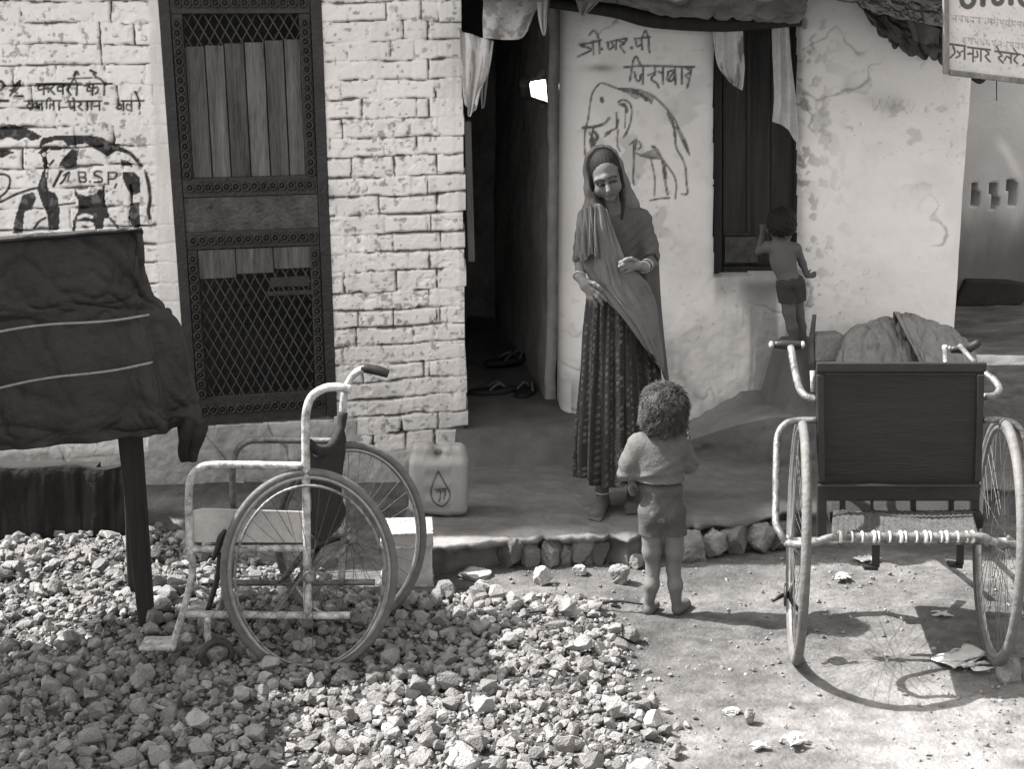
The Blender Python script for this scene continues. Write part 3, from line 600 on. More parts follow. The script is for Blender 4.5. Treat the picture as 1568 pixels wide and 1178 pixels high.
# passage: floor, back wall with a gap, dark end
pg = MB(); xs = np.linspace(-.25, .5, 60); V = []
ysr = np.concatenate([np.linspace(6.72, 6.99, 14), np.linspace(7.0, 9.15, 70)])
for x in xs:
    for j, y in enumerate(ysr):
        st = .235+(y-6.95)*.035 if y >= 7 else .10+.137*float(sst(6.72, 6.98, y))**.7
        V.append((x, y+.05*(fbm(np.array([x*6.]), np.array([1.]), 131)[0]-.5)+.12*x, st+.025*(fbm(np.array([x*6.]), np.array([y*6.]), 132)[0]-.5)))
pf = mesh('passage_floor', V, grid_faces(60, len(ysr)), M_mud, mud_hut, True, tone=.72+.5*(fbm(np.array(V)[:, 0]*9, np.array(V)[:, 1]*9, 136)-.5))
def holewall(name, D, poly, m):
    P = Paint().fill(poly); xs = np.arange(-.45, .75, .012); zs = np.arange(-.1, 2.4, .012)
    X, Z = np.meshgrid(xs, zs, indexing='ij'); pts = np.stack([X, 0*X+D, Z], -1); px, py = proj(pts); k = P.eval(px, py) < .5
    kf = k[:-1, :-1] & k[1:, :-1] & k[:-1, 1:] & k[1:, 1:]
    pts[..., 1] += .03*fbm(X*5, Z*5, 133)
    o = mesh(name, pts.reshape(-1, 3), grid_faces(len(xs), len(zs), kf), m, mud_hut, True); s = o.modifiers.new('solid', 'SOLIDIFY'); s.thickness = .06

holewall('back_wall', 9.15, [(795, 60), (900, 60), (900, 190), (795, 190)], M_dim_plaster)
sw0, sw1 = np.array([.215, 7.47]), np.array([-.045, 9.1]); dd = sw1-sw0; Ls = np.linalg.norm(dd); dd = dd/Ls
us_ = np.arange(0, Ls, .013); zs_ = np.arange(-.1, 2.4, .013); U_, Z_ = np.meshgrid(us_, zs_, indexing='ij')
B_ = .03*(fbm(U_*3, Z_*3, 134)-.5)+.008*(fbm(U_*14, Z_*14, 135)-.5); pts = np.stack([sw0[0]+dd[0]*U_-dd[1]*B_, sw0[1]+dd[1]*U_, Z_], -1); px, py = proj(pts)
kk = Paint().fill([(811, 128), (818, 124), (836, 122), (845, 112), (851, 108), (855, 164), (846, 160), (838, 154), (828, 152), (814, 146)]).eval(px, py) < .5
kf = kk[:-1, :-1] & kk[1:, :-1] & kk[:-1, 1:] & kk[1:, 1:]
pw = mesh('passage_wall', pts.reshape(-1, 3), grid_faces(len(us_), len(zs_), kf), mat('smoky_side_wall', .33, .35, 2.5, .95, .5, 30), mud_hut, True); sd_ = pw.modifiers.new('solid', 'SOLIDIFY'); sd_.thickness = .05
pst = MB(); pst.bar(W(716, 185, 7.25), W(722, 400, 7.25), .035, .03); pst.build('door_post', mat('pale_post', .14, .4, 6, .85, .4, 30, stretch=(6, 6, .6)), mud_hut, bevel=.004)
# outlying walls
yard = MB(); yard.box((.6, 11.4, 1.0), 3.4, .25, 2.6, R(-58)); yw = yard.build('yard_wall', M_plaster, None, bevel=.02, origin=(.6, 11.4, -.3))
setp(yw, 'bright limewashed yard wall glimpsed through the gap at the end of the passage', 'wall')
FW = Plane(1470, 11.0, R(4))
us = np.arange(-.6, 4.0, .02); zs = np.arange(-.1, 2.9, .02); U, Z = np.meshgrid(us, zs, indexing='ij'); PX, PY = proj(FW.P(U, Z))
slots = Paint()
for cx, w, y0, y1 in ((1491, 8, 288, 312), (1521, 8, 284, 312), (1549, 10, 280, 310), (1580, 9, 280, 310)): slots.line([(cx, y0), (cx+1, y1)], w, 1, False)
sl = slots.eval(PX, PY) > .5
hgt = .06*(fbm(U*1.5, Z*1.5, 141)-.5)
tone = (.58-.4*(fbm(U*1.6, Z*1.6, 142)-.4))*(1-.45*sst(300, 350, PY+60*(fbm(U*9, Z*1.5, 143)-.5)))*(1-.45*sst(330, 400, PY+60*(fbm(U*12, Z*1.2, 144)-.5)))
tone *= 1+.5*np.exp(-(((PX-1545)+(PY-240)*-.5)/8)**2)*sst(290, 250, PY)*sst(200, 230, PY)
far = thing('far_house', FW.P(1, 0), 'grey mud wall with three small slots seen beyond the corner of the hut', 'house')
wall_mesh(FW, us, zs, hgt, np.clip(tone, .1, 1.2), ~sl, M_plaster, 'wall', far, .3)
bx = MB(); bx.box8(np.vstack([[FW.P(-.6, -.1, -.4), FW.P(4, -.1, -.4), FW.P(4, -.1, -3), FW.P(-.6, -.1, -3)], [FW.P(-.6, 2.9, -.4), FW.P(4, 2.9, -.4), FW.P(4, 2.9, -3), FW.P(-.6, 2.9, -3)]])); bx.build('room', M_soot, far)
sdm = MB(); sdm.box((1.9, 10.4, .95), 1.1, 1.3, 2.1, R(3)); sdm.build('shade_block', M_cement, far, bevel=.02)  # unseen block added behind the hut to shade the far ground
dr = MB(); dr.quadslab([FW.at(1462, 470, .06), FW.at(1560, 470, .06), FW.at(1600, 440, .06), FW.at(1545, 430, .06), FW.at(1480, 428, .06)], .12, FW.n); dr.build('plinth', M_soot, far, bevel=.02)

# ---------------------------------------------------------------- mud bench against the hut
bn = []; T = []
us = np.linspace(W2.uz(985, 600)[0], W2.uz(1250, 600)[0]+.55, 190); dep0 = .38
prof = [(a_, b_, 0) for a_, b_ in zip(np.interp(np.linspace(0, 1, 46), np.linspace(0, 1, 11), [-.05, .0, .02, .12, .25, .34, .385, .40, .405, .42, .47]), np.interp(np.linspace(0, 1, 46), np.linspace(0, 1, 11), [.42, .37, .345, .335, .330, .325, .305, .27, .20, .12, .08]))]
for u in us:
    e = sst(0, .55, u-us[0]); col = []
    for o, z, _ in prof:
        n = fbm(np.array([u*5]), np.array([o*9+z*7]), 151)[0]-.5
        n2 = fbm(np.array([u*22]), np.array([o*30+z*26]), 153, 3)[0]-.5; col.append(W2.P(u, (z-.05)*(.25+.75*e)+.05+.03*n+.012*n2, o*(.35+.65*e)+.05*n+.035*n2*(z < .33))); T.append(1.25+.9*(fbm(np.array([u*3]), np.array([o*7+z*5]), 152)[0]-.5)-(.55 if z < .32 else 0))  # light on the top and shade on the front painted into the tone
    bn.append(col)
bench = mesh('mud_bench', np.array(bn).reshape(-1, 3), grid_faces(len(us), len(prof)), M_mud, None, True, tone=np.clip(T, .3, 2.2), origin=W2.P(1.2, .1, .2))
setp(bench, 'low rounded mud bench built along the foot of the limewashed hut', 'bench')
# ================================================================ implicit surfaces for bodies and soft lumps
class SDF:
    def __init__(s, lo, hi, h):
        s.lo = np.array(lo, float); s.h = h; n = np.ceil((np.array(hi)-s.lo)/h).astype(int)+1
        s.f = np.full(n, 1.0, np.float32); s.ax = [s.lo[i]+h*np.arange(n[i]) for i in range(3)]
    def _sub(s, lo, hi, k):
        sl = []
        for i in range(3):
            a = int(max(0, math.floor((lo[i]-k-s.lo[i])/s.h)-2)); b = int(min(s.f.shape[i], math.ceil((hi[i]+k-s.lo[i])/s.h)+3)); sl.append(slice(a, max(a+1, b)))
        X = s.ax[0][sl[0]][:, None, None]; Y = s.ax[1][sl[1]][None, :, None]; Z = s.ax[2][sl[2]][None, None, :]
        return tuple(sl), X, Y, Z
    def _put(s, sl, d, k, sub):
        a = s.f[sl]
        if sub: d = -d; h = np.clip(.5-.5*(a-d)/k, 0, 1) if k > 0 else (d > a)*1.0; s.f[sl] = a*(1-h)+d*h+(k*h*(1-h) if k > 0 else 0)
        else: h = np.clip(.5+.5*(a-d)/k, 0, 1); s.f[sl] = a*(1-h)+d*h-k*h*(1-h)
    def cone(s, a, b, ra, rb, k=.01, sub=False):
        a = np.asarray(a, float); b = np.asarray(b, float); r = max(ra, rb)
        sl, X, Y, Z = s._sub(np.minimum(a, b)-r, np.maximum(a, b)+r, k+.01); e = b-a
        t = np.clip(((X-a[0])*e[0]+(Y-a[1])*e[1]+(Z-a[2])*e[2])/(e@e+1e-12), 0, 1)
        d = np.sqrt((X-a[0]-t*e[0])**2+(Y-a[1]-t*e[1])**2+(Z-a[2]-t*e[2])**2)-(ra+(rb-ra)*t)
        s._put(sl, d, k, sub); return s
    def chain(s, pts, rs, k=.01):
        for i in range(len(pts)-1): s.cone(pts[i], pts[i+1], rs[i], rs[i+1], k)
        return s
    def ell(s, c, r, k=.01, M=None, sub=False):
        c = np.asarray(c, float); r = np.asarray(r, float); q = r.max() if M is not None else r
        sl, X, Y, Z = s._sub(c-q, c+q, k+.02); x, y, z = X-c[0], Y-c[1], Z-c[2]
        if M is not None:
            M = np.asarray(M); x, y, z = [M[0][i]*x+M[1][i]*y+M[2][i]*z for i in range(3)]
        k0 = np.sqrt((x/r[0])**2+(y/r[1])**2+(z/r[2])**2); k1 = np.sqrt((x/r[0]**2)**2+(y/r[1]**2)**2+(z/r[2]**2)**2)+1e-9
        s._put(sl, k0*(k0-1)/k1, k, sub); return s
    def rbox(s, c, hs, rad, k=.005, sub=False):
        c = np.asarray(c, float); hs = np.asarray(hs, float); sl, X, Y, Z = s._sub(c-hs, c+hs, k+.02)
        q = [np.abs(A-c[i])-hs[i]+rad for i, A in enumerate((X, Y, Z))]
        d = np.sqrt(np.maximum(q[0], 0)**2+np.maximum(q[1], 0)**2+np.maximum(q[2], 0)**2)+np.minimum(np.maximum(np.maximum(q[0], q[1]), q[2]), 0)-rad
        s._put(sl, d, k, sub); return s
    def disp(s, fn):
        X = s.ax[0][:, None, None]; Y = s.ax[1][None, :, None]; Z = s.ax[2][None, None, :]; s.f = (s.f+fn(X, Y, Z)).astype(np.float32); return s
    def cut(s, fn):                  # keep where fn < 0
        X = s.ax[0][:, None, None]; Y = s.ax[1][None, :, None]; Z = s.ax[2][None, None, :]; s.f = np.maximum(s.f, fn(X, Y, Z)).astype(np.float32); return s
    def surf(s):
        f = s.f; nx, ny, nz = f.shape; ins = f < 0
        num = np.zeros((nx-1, ny-1, nz-1, 3), np.float32); cnt = np.zeros((nx-1, ny-1, nz-1), np.float32)
        def acc(A, B, off, axis, sl):
            fa, fb = f[A][sl], f[B][sl]
        corners = [(i, j, k) for i in (0, 1) for j in (0, 1) for k in (0, 1)]
        v = lambda c: f[c[0]:nx-1+c[0], c[1]:ny-1+c[1], c[2]:nz-1+c[2]]
        for c in corners:
            for ax in range(3):
                if c[ax] == 0:
                    d = list(c); d[ax] = 1; a, b = v(c), v(d); m = (a < 0) != (b < 0); t = np.where(m, a/(a-b+1e-20*(a == b)), 0)
                    for q in range(3): num[..., q] += np.where(m, c[q]+(t if q == ax else 0), 0)
                    cnt += m
        act = cnt > 0; idx = np.full(act.shape, -1, np.int64); I = np.argwhere(act); idx[act] = np.arange(len(I))
        V = s.lo + s.h*(I + num[act]/cnt[act][:, None])
        F = []
        for ax in range(3):
            sh = [slice(None)]*3; sh2 = [slice(None)]*3; sh[ax] = slice(0, -1); sh2[ax] = slice(1, None)
            a, b = ins[tuple(sh)], ins[tuple(sh2)]; m = a != b
            o1, o2 = (ax+1) % 3, (ax+2) % 3
            E = np.argwhere(m); ok = (E[:, o1] > 0) & (E[:, o2] > 0) & (E[:, o1] < f.shape[o1]-1) & (E[:, o2] < f.shape[o2]-1); E = E[ok]
            def cell(d1, d2):
                C = E.copy(); C[:, o1] -= d1; C[:, o2] -= d2; return idx[C[:, 0], C[:, 1], C[:, 2]]
            q = np.stack([cell(1, 1), cell(0, 1), cell(0, 0), cell(1, 0)], 1)
            fl = ~a[E[:, 0], E[:, 1], E[:, 2]]; q[fl] = q[fl][:, ::-1]; F.append(q)
        return V, np.vstack(F)
    def build(s, name, m, parent, tone=None, warp=None, **k):
        V, F = s.surf(); t = tone(V) if tone else np.ones(len(V)); V = warp(V) if warp else V
        return mesh(name, V, F, m, parent, True, tone=t, **k)

# ================================================================ broken stone heap
protos = []
import bmesh
for q in range(18):
    bm = bmesh.new(); n = 22 if q < 12 else 15
    sc = np.array([1, RNG.uniform(.65, 1), RNG.uniform(.5, .85)])
    for _ in range(n):
        p = RNG.normal(size=3); p = p/np.linalg.norm(p)*RNG.uniform(.82, 1.05); p = np.clip(p, -.78, .78)*sc; bm.verts.new(p)
    r = bmesh.ops.convex_hull(bm, input=bm.verts[:]); bmesh.ops.delete(bm, geom=[g for g in r['geom_interior'] if isinstance(g, bmesh.types.BMVert)], context='VERTS')
    bmesh.ops.triangulate(bm, faces=bm.faces[:]); bm.verts.index_update()
    protos.append((np.array([v.co[:] for v in bm.verts]), np.array([[v.index for v in f.verts] for f in bm.faces]))); bm.free()
tiny = []
for q in range(8):
    V = np.array([[1, 0, 0], [-1, 0, 0], [0, 1, 0], [0, -1, 0], [0, 0, 1], [0, 0, -1]], float)*RNG.uniform(.6, 1.1, (6, 1))+RNG.normal(size=(6, 3))*.12
    tiny.append((V, np.array([[0, 2, 4], [2, 1, 4], [1, 3, 4], [3, 0, 4], [2, 0, 5], [1, 2, 5], [3, 1, 5], [0, 3, 5]])))
def rotm(rng):
    q = rng.normal(size=4); q /= np.linalg.norm(q); w, x, y, z = q
    return np.array([[1-2*(y*y+z*z), 2*(x*y-z*w), 2*(x*z+y*w)], [2*(x*y+z*w), 1-2*(x*x+z*z), 2*(y*z-x*w)], [2*(x*z-y*w), 2*(y*z+x*w), 1-2*(x*x+y*y)]])
def scatter(name, n, smin, smax, pw, lift, seed, box, dens, m=None):
    rng = np.random.default_rng(seed); x = rng.uniform(box[0], box[1], n); y = rng.uniform(box[2], box[3], n); keep = rng.uniform(size=n) < dens(x, y); x, y = x[keep], y[keep]
    rr = smin+(smax-smin)*rng.uniform(size=len(x))**pw; z = gz(x, y)
    VV, FF, TT = [], [], []; base = 0
    for i in range(len(x)):
        V, F = protos[rng.integers(len(protos))] if rr[i] > .0105 else tiny[rng.integers(len(tiny))]; P = (V*rr[i])@rotm(rng).T; P[:, 2] *= .85; P += (x[i], y[i], z[i]+rr[i]*rng.uniform(*lift)); VV.append(P); FF.append(F+base); base += len(V); TT.append(np.full(len(V), rng.choice([.7, .82, .95, 1.1, 1.4], p=[.15, .25, .35, .2, .05])*rng.uniform(.85, 1.15)))
    return np.vstack(VV), np.vstack(FF), np.concatenate(TT)
A1 = scatter('a', 15500, .011, .034, 2.0, (-.2, .6), 11, (-2.5, .75, 3.3, 6.35), gravel)
A2 = scatter('b', 2400, .02, .050, 1.7, (.2, 1.0), 12, (-2.5, .6, 3.3, 6.3), lambda x, y: gravel(x, y)*np.clip(.35+sst(.40, .6, fbm(x*2.4, y*2.4, 13))*.5+.5*sst(-.2, -1.2, x)*sst(5.2, 4.2, y), 0, 1))
A3 = scatter('c', 5200, .0025, .013, 2.6, (-.2, .6), 14, (-.6, 2.2, 3.4, 6.0), lambda x, y: (.75*sst(.42, .68, fbm(x*2.6, y*2.6, 15))+.15+.7*sst(-.45, -.02, polydist(GPOLY, x, y)))*(1-gravel(x, y)))
Vs = []; Fs = []; Ts = []; b = 0
A4 = scatter('d', 34000, .003, .010, 1.6, (-.1, .7), 16, (-2.5, .8, 3.3, 6.4), gravel)
for A in (A1, A2, A3, A4): Vs.append(A[0]); Fs.append(A[1]+b); Ts.append(A[2]); b += len(A[0])
gv = mesh('gravel', np.vstack(Vs), np.vstack(Fs), M_stone, None, False, tone=np.concatenate(Ts)); gv['kind'] = 'stuff'
gv['label'] = 'broken stone spread over the yard beneath the wheelchair and cart'
def rock(name, px, py, z, wpx, hpx, label, group, tone=1.0, seed=0, dpt=.8, D=None):
    c = G(px, py+hpx*.35, z) if D is None else W(px, py, D); sc = np.linalg.norm(W(px+1, py, c[1])-W(px, py, c[1])); rng = np.random.default_rng(seed+100)
    a = rng.uniform(0, 6.28); th, ph = np.meshgrid(np.linspace(0, 2*np.pi, 49)[:-1], np.linspace(-np.pi/2, np.pi/2, 29), indexing='ij')
    N = np.stack([np.cos(th)*np.cos(ph), np.sin(th)*np.cos(ph), np.sin(ph)], -1).reshape(-1, 3); q = (2.6 if group != GED else 4.0)+rng.uniform(0, 2)
    P = N/((np.abs(N)**q).sum(1)**(1/q))[:, None]
    for _ in range(5):
        n = rng.normal(size=3); n /= np.linalg.norm(n); d = rng.uniform(.62, .9); P = P-np.maximum(P@n-d, 0)[:, None]*n
    P *= (1+.30*(fbm(N[:, 0]*2.2+seed, N[:, 1]*2.2+N[:, 2]*2.7, 600+seed)-.5)+.30*(fbm(N[:, 0]*5+seed, N[:, 1]*5+N[:, 2]*6, 640+seed, 4)-.5))[:, None]
    P = P@np.array([[math.cos(a), -math.sin(a), 0], [math.sin(a), math.cos(a), 0], [0, 0, 1]]).T; P = P/np.abs(P).max(0)
    F = grid_faces(48, 29); F = np.vstack([F, np.stack([47*29+np.arange(28), np.arange(28), np.arange(28)+1, 47*29+np.arange(28)+1], -1)])
    P = P*np.array([wpx*sc/2, wpx*sc/2*dpt, hpx*sc*.56]); P = P + np.array([c[0], c[1], c[2]+hpx*sc*.42])
    o = mesh(name, P, F, M_stone, None, True, tone=np.full(len(P), tone), origin=c); return setp(o, label, 'stone', group)
GED = 'stones under the platform edge'
GST = 'loose stones in front of the platform'
for i, (px, py, w, h, t, lb) in enumerate([(833, 884, 34, 28, 1.9, 'chalk-white angular stone lying before the broken platform edge'), (889, 874, 26, 16, 1.8, 'small flat white brickbat beside the chalk-white angular stone'),
    (948, 882, 34, 30, 1.05, 'rounded grey boulder close to the left leg of the toddler'), (975, 862, 24, 26, 1.0, 'pale upright stone wedged behind the rounded grey boulder'), (983, 830, 22, 24, .55, 'dark stone stuck in the break of the platform edge'),
    (722, 880, 62, 12, 1.6, 'long flat pale slab lying near the jerrycan end of the platform'), (1147, 1098, 20, 24, .95, 'single grey stone standing alone on the swept dust'), (1290, 884, 24, 12, 1.7, 'small white pebble on the dust under the tricycle shelf'),
    (1120, 1090, 32, 9, 1.5, 'thin pale chip of stone beside the lone grey stone'), (1545, 1030, 40, 40, 1.0, 'lump of earth beside the right rear wheel of the tricycle'), (930, 968, 30, 22, 1.35, 'pale stone at the far tip of the gravel')]):
    rock('loose_stone', px, py, 0, w, h, lb, GST, t, i)
GED = 'stones under the platform edge'
for i, (px, py, w, h) in enumerate([(782, 852, 28, 36), (812, 853, 22, 34), (840, 852, 26, 36), (868, 853, 20, 34), (893, 850, 26, 34), (918, 852, 22, 30), (1052, 842, 44, 36), (1090, 838, 36, 36), (1124, 834, 40, 36), (1160, 830, 40, 34), (1192, 826, 36, 32)]):
    lb = 'grey rubble stone propping the broken lip of the mud platform left of the toddler' if px < 1000 else 'rounded rubble stone under the platform edge between toddler and tricycle'
    D = np.interp(G(px, 830, PLAT)[0], EX, EY)+.030
    c = np.array([G(px, 830, PLAT)[0], D, 0]); o = rock('edge_stone', px, py+h*.36, 0, w*1.55, h*1.3, lb, GED, .55+.75*((i*7) % 5)/5, i+3, .9, D=D)
# ================================================================ wheelchair
M_tube = mat('chipped_white_tube', .33, .62, 34, .5, .3, 80, contrast=.22, spec=.4)
M_dim = mat('worn_metal', .17, .65, 34, .45, .3, 80, metal=.4, contrast=.25)
M_rubber = mat('old_rubber', .05, .45, 16, .7, .4, 50)
M_tyre = mat('grey_tyre', .11, .35, 22, .65, .4, 60)
M_rimm = mat('wheel_rim', .30, .3, 30, .35, .1, 50, metal=.6)
M_canvas = mat('black_canvas', .02, .35, 14, .85, .4, 70)
M_panel = mat('grey_board_panel', .40, .25, 8, .7, .25, 40)
M_blk = mat('black_paint', .014, .35, 16, .5, .2, 40, spec=.5)
def pxs(D, py): return W(785, py, D)[0]-W(784, py, D)[0]
def P_(D, *p): return [W(a, b, D) for a, b in p]
def wheel(parent, c, fw, axw, rx, rz, rt, rimr, nsp, seed=0, tyre_m=None):
    """a spoked wheel in the plane of fw and up; axw: unit vector along the axle"""
    fw = np.asarray(fw, float); up = np.array([0, 0, 1.0]); axw = np.asarray(axw, float)
    e = thing('wheel', c, None, None) if False else None
    m = MB(); m.ring(c, fw*rx, up*rz, rt, 72, 10); w = m.build('wheel', tyre_m or M_tyre, parent, True)
    m = MB(); m.ring(c, fw*(rx-rt*1.1), up*(rz-rt*1.1), rt*.72, 72, 8); m.build('rim', M_rimm, w, True)
    m = MB(); m.lathe(np.asarray(c)-axw*.035, [(.008, -.02), (.013, -.012), (.021, 0), (.021, .006), (.012, .012), (.012, .058), (.021, .064), (.021, .070), (.010, .082), (.006, .09)], 14, fw, up, axw); m.build('hub', M_dim, w, True)
    m = MB()
    for k in range(nsp):
        t = 2*math.pi*k/nsp; t2 = t+(.9 if k % 2 else -.9)*.55; sd = 1 if k % 4 < 2 else -1
        m.tube([np.asarray(c)+axw*.022*sd+(fw*math.cos(t2)+up*math.sin(t2))*.02, np.asarray(c)+fw*(rx-rt*1.7)*math.cos(t)+up*(rz-rt*1.7)*math.sin(t)], .0010, 4, cap=False)
    m.build('spokes', mat('dull_spokes', .10, .3, 30, .5, 0, metal=.3), w)
    return w
DN, DF = 4.9, 5.31
cn = W(474, 879, DN); wc = thing('wheelchair', (cn[0], DN+.2, 0), 'old folding wheelchair with chipped white tube frame and sagging black back', 'wheelchair')
sN, sF = pxs(DN, 880), pxs(DF, 815)
yw_ = R(8); fw = np.array([math.cos(yw_), math.sin(yw_), 0]); axl = np.array([-math.sin(yw_), math.cos(yw_), 0])
rz = (W(474, 726, DN)[2]-W(474, 1032, DN)[2])/2
wheel(wc, cn, fw, axl, 129*sN, rz, .0135, .01, 36, tyre_m=M_tyre)
cf = W(537, 822, DF); wheel(wc, cf, fw, axl, 111*sF, rz*.965, .0135, .01, 36, tyre_m=M_tyre)
m = MB(); m.ring(cn-axl*.030, fw*(129*sN-.035), np.array([0, 0, rz-.035]), .005, 64, 6); m.build('push_rim', M_dim, wc, True)
def tubes(name, mm, parent, lst, r=.0125, sm=6):
    m = MB()
    for l in lst: m.tube(l, r, 10, sm)
    return m.build(name, mm, parent, True)
tubes('back_post', M_tube, wc, [P_(DN, (471, 943), (470, 860), (469, 760), (468, 665), (469, 632), (477, 608), (497, 595), (518, 593), (538, 597))], .0135)
tubes('back_post', M_tube, wc, [P_(DF, (523, 894), (523, 800), (524, 700), (525, 640), (527, 606), (537, 580), (552, 567), (575, 565))], .0125)
m = MB(); m.tube(P_(DF, (553, 563), (565, 565), (580, 568), (595, 573)), [.012, .0165, .0165, .0175, .0165, .014], 12, 4); m.build('grip', M_blk, wc, True)
tubes('armrest', M_tube, wc, [P_(DN, (467, 714), (420, 713), (360, 712), (318, 713), (300, 721), (291, 738), (289, 770), (290, 815), (293, 850))], .0125)
tubes('armrest', M_dim, wc, [P_(DF, (523, 676), (470, 675), (400, 674), (378, 677), (363, 690), (357, 712), (356, 742), (358, 790), (360, 825))], .0115)
tubes('arm_brace', M_dim, wc, [P_(DF, (374, 737), (420, 739), (470, 740))], .008)
tubes('seat_rail', M_tube, wc, [P_(DN, (290, 842), (380, 841), (470, 840))], .012)
tubes('seat_rail', M_dim, wc, [P_(DF, (360, 826), (440, 825), (523, 822))], .012)
tubes('lower_rail', M_tube, wc, [P_(DN, (284, 941), (380, 942), (470, 943), (536, 943))], .0125)
tubes('lower_rail', M_dim, wc, [P_(DF, (356, 893), (470, 893), (574, 892))], .011)
ft = tubes('front_leg', M_tube, wc, [P_(DN, (293, 846), (295, 872), (291, 895), (281, 935), (271, 968), (263, 996))], .0115)
a = W(214, 990, DN); bq = W(262, 993, DN); m = MB(); m.box((a+bq)/2+np.array([0, .03, 0]), abs(bq[0]-a[0]), .10, .010); m.build('footplate', M_tube, wc, bevel=.003)
tubes('front_leg', M_dim, wc, [P_(DF, (360, 826), (361, 850), (352, 885), (338, 930), (330, 952))], .0115)
m = MB(); a = W(290, 930, DN+.22); m.bar(a, W(324, 930, DN+.22), .09, .010); m.build('footplate', M_tube, wc, bevel=.003)
tubes('cross_brace', M_dim, wc, [[W(420, 941, DN), W(500, 824, DF)], [W(470, 842, DN), W(430, 892, DF)]], .010, 0)
tubes('axle', M_dim, wc, [[cn, cf]], .009, 0)
m = MB(); m.quadslab([W(292, 831, DN+.006), W(468, 832, DN+.006), W(469, 784, DN+.006), W(310, 779, DN+.006), W(292, 783, DN+.006)], .006, (0, -1, 0)); m.build('skirt_guard', M_panel, wc, bevel=.002)
sheet('seat', [P_(DN+.01, (292, 842), (380, 842), (468, 841)), P_(DN+.2, (312, 838), (400, 839), (488, 838)), P_(DF-.01, (360, 828), (440, 827), (522, 826))], M_canvas, wc, 20, 20, .006)
fold = lambda u, v: .007*np.sin(v*9+u*3)+.006*(fbm(u*5, v*6, 201)-.5)
sheet('backrest', [[W(474, 690, DN), W(486, 700, DN+.14), W(506, 690, DN+.28), W(526, 640, DF)], [W(475, 740, DN), W(490, 748, DN+.16), W(510, 738, DN+.3), W(526, 700, DF)], [W(475, 790, DN), W(494, 806, DN+.18), W(515, 790, DN+.32), W(526, 760, DF)], [W(476, 815, DN), W(492, 828, DN+.16), W(512, 812, DN+.3), W(526, 790, DF)]], M_canvas, wc, 26, 26, .006, fold)
m = MB(); m.tube([W(474, 680, DN), W(486, 690, DN+.13), W(505, 686, DN+.27), W(520, 660, DF-.03), W(526, 632, DF)], .016, 10, 5); m.build('back_strap', M_canvas, wc, True)
m = MB(); m.tube(P_(DN-.012, (345, 812), (338, 824), (333, 842), (326, 858)), [.006, .011, .010, .006], 8, 4); m.build('brake_lever', M_blk, wc, True)
m = MB(); m.tube(P_(DN+.03, (337, 845), (334, 880), (326, 910), (318, 935)), .009, 8, 4); m.build('caster_stem', M_blk, wc, True)
tubes('caster_fork', M_tube, wc, [P_(DN, (318, 943), (318, 968), (320, 990))], .011, 3)
m = MB(); cc = W(332, 1003, DN); m.ring(cc, np.array([.044, .02, 0]), np.array([0, 0, .046]), .012, 28, 8); q = m.build('caster', M_rubber, wc, True)
m = MB(); m.lathe(cc-np.array([-.3, 1, 0])*.012, [(.015, 0), (.033, .004), (.033, .02), (.015, .024)], 20, (.95, .3, 0), (0, 0, 1), (-.3, .95, 0)); m.build('caster_disc', M_dim, q, True)
m = MB(); cc = W(395, 962, DF-.03); m.ring(cc, np.array([.055, .02, 0]), np.array([0, 0, .058]), .014, 28, 8); m.build('caster', M_rubber, wc, True)

# ================================================================ hand-cranked tricycle
DT = 5.08; ty = R(6.5); tf = np.array([math.sin(ty), math.cos(ty), 0]); tl = np.array([math.cos(ty), -math.sin(ty), 0])
cL = W(1222, 829, DT); cR = W(1528, 829, DT-.05); tc_ = (cL+cR)/2
tri = thing('tricycle', (tc_[0], tc_[1], 0), 'hand-cranked invalid tricycle with black plywood back seen from behind', 'tricycle')
rz = (W(1222, 656, DT)[2]-W(1222, 1000, DT)[2])/2
wheel(tri, cL, tf, tl, rz*.98, rz, .0160, .01, 40, tyre_m=M_tyre); wheel(tri, cR, tf, tl, rz*.98, rz, .0160, .01, 40, tyre_m=M_tyre)
DB = 5.12
m = MB(); m.quadslab([W(1252, 742, DB), W(1500, 742, DB-.02), W(1508, 565, DB-.02), W(1250, 565, DB)], .016, (0, -1, 0)); pnl = m.build('back_panel', mat('black_plywood', .019, .3, 7, .55, .25, 30, stretch=(.6, 5, 6)), tri, bevel=.003, label='black plywood backrest with a thin raised border')
m = MB()
for a, b, w in (((1250, 562), (1510, 562), .030), ((1254, 744), (1502, 744), .012)): m = MB(); m.bar(W(*a, DB-.03), W(*b, DB-.045), .02, w); m.build('border', M_blk, pnl, bevel=.004)
m = MB()
for a, b, w in (((1256, 574), (1258, 738), .022), ((1502, 574), (1497, 738), .022)): m.bar(W(*a, DB-.026), W(*b, DB-.03), w, .014, up=(0, -1, 0))
m.bar(W(1264, 573, DB-.034), W(1494, 573, DB-.046), .008, .006); m.build('border_strip', M_blk, pnl, bevel=.003)
m = MB(); m.bar(W(1252, 755, DB), W(1500, 755, DB-.02), .02, .052); m.build('back_rail', M_blk, tri, bevel=.004)
for x in (1290, 1335, 1398, 1456):
    m = MB(); m.bar(W(x, 762, DB), W(x, 790, DB), .018 if x != 1335 else .008, .012, up=(0, -1, 0)); m.build('rail_post', M_blk, tri)
for x0, x1 in ((1258, 1258), (1492, 1492)):
    m = MB(); m.bar(W(x0, 742, DB), W(x1, 822, DB), .03, .02, up=(0, -1, 0)); m.build('side_post', M_blk, tri, bevel=.003)
DS = 4.80
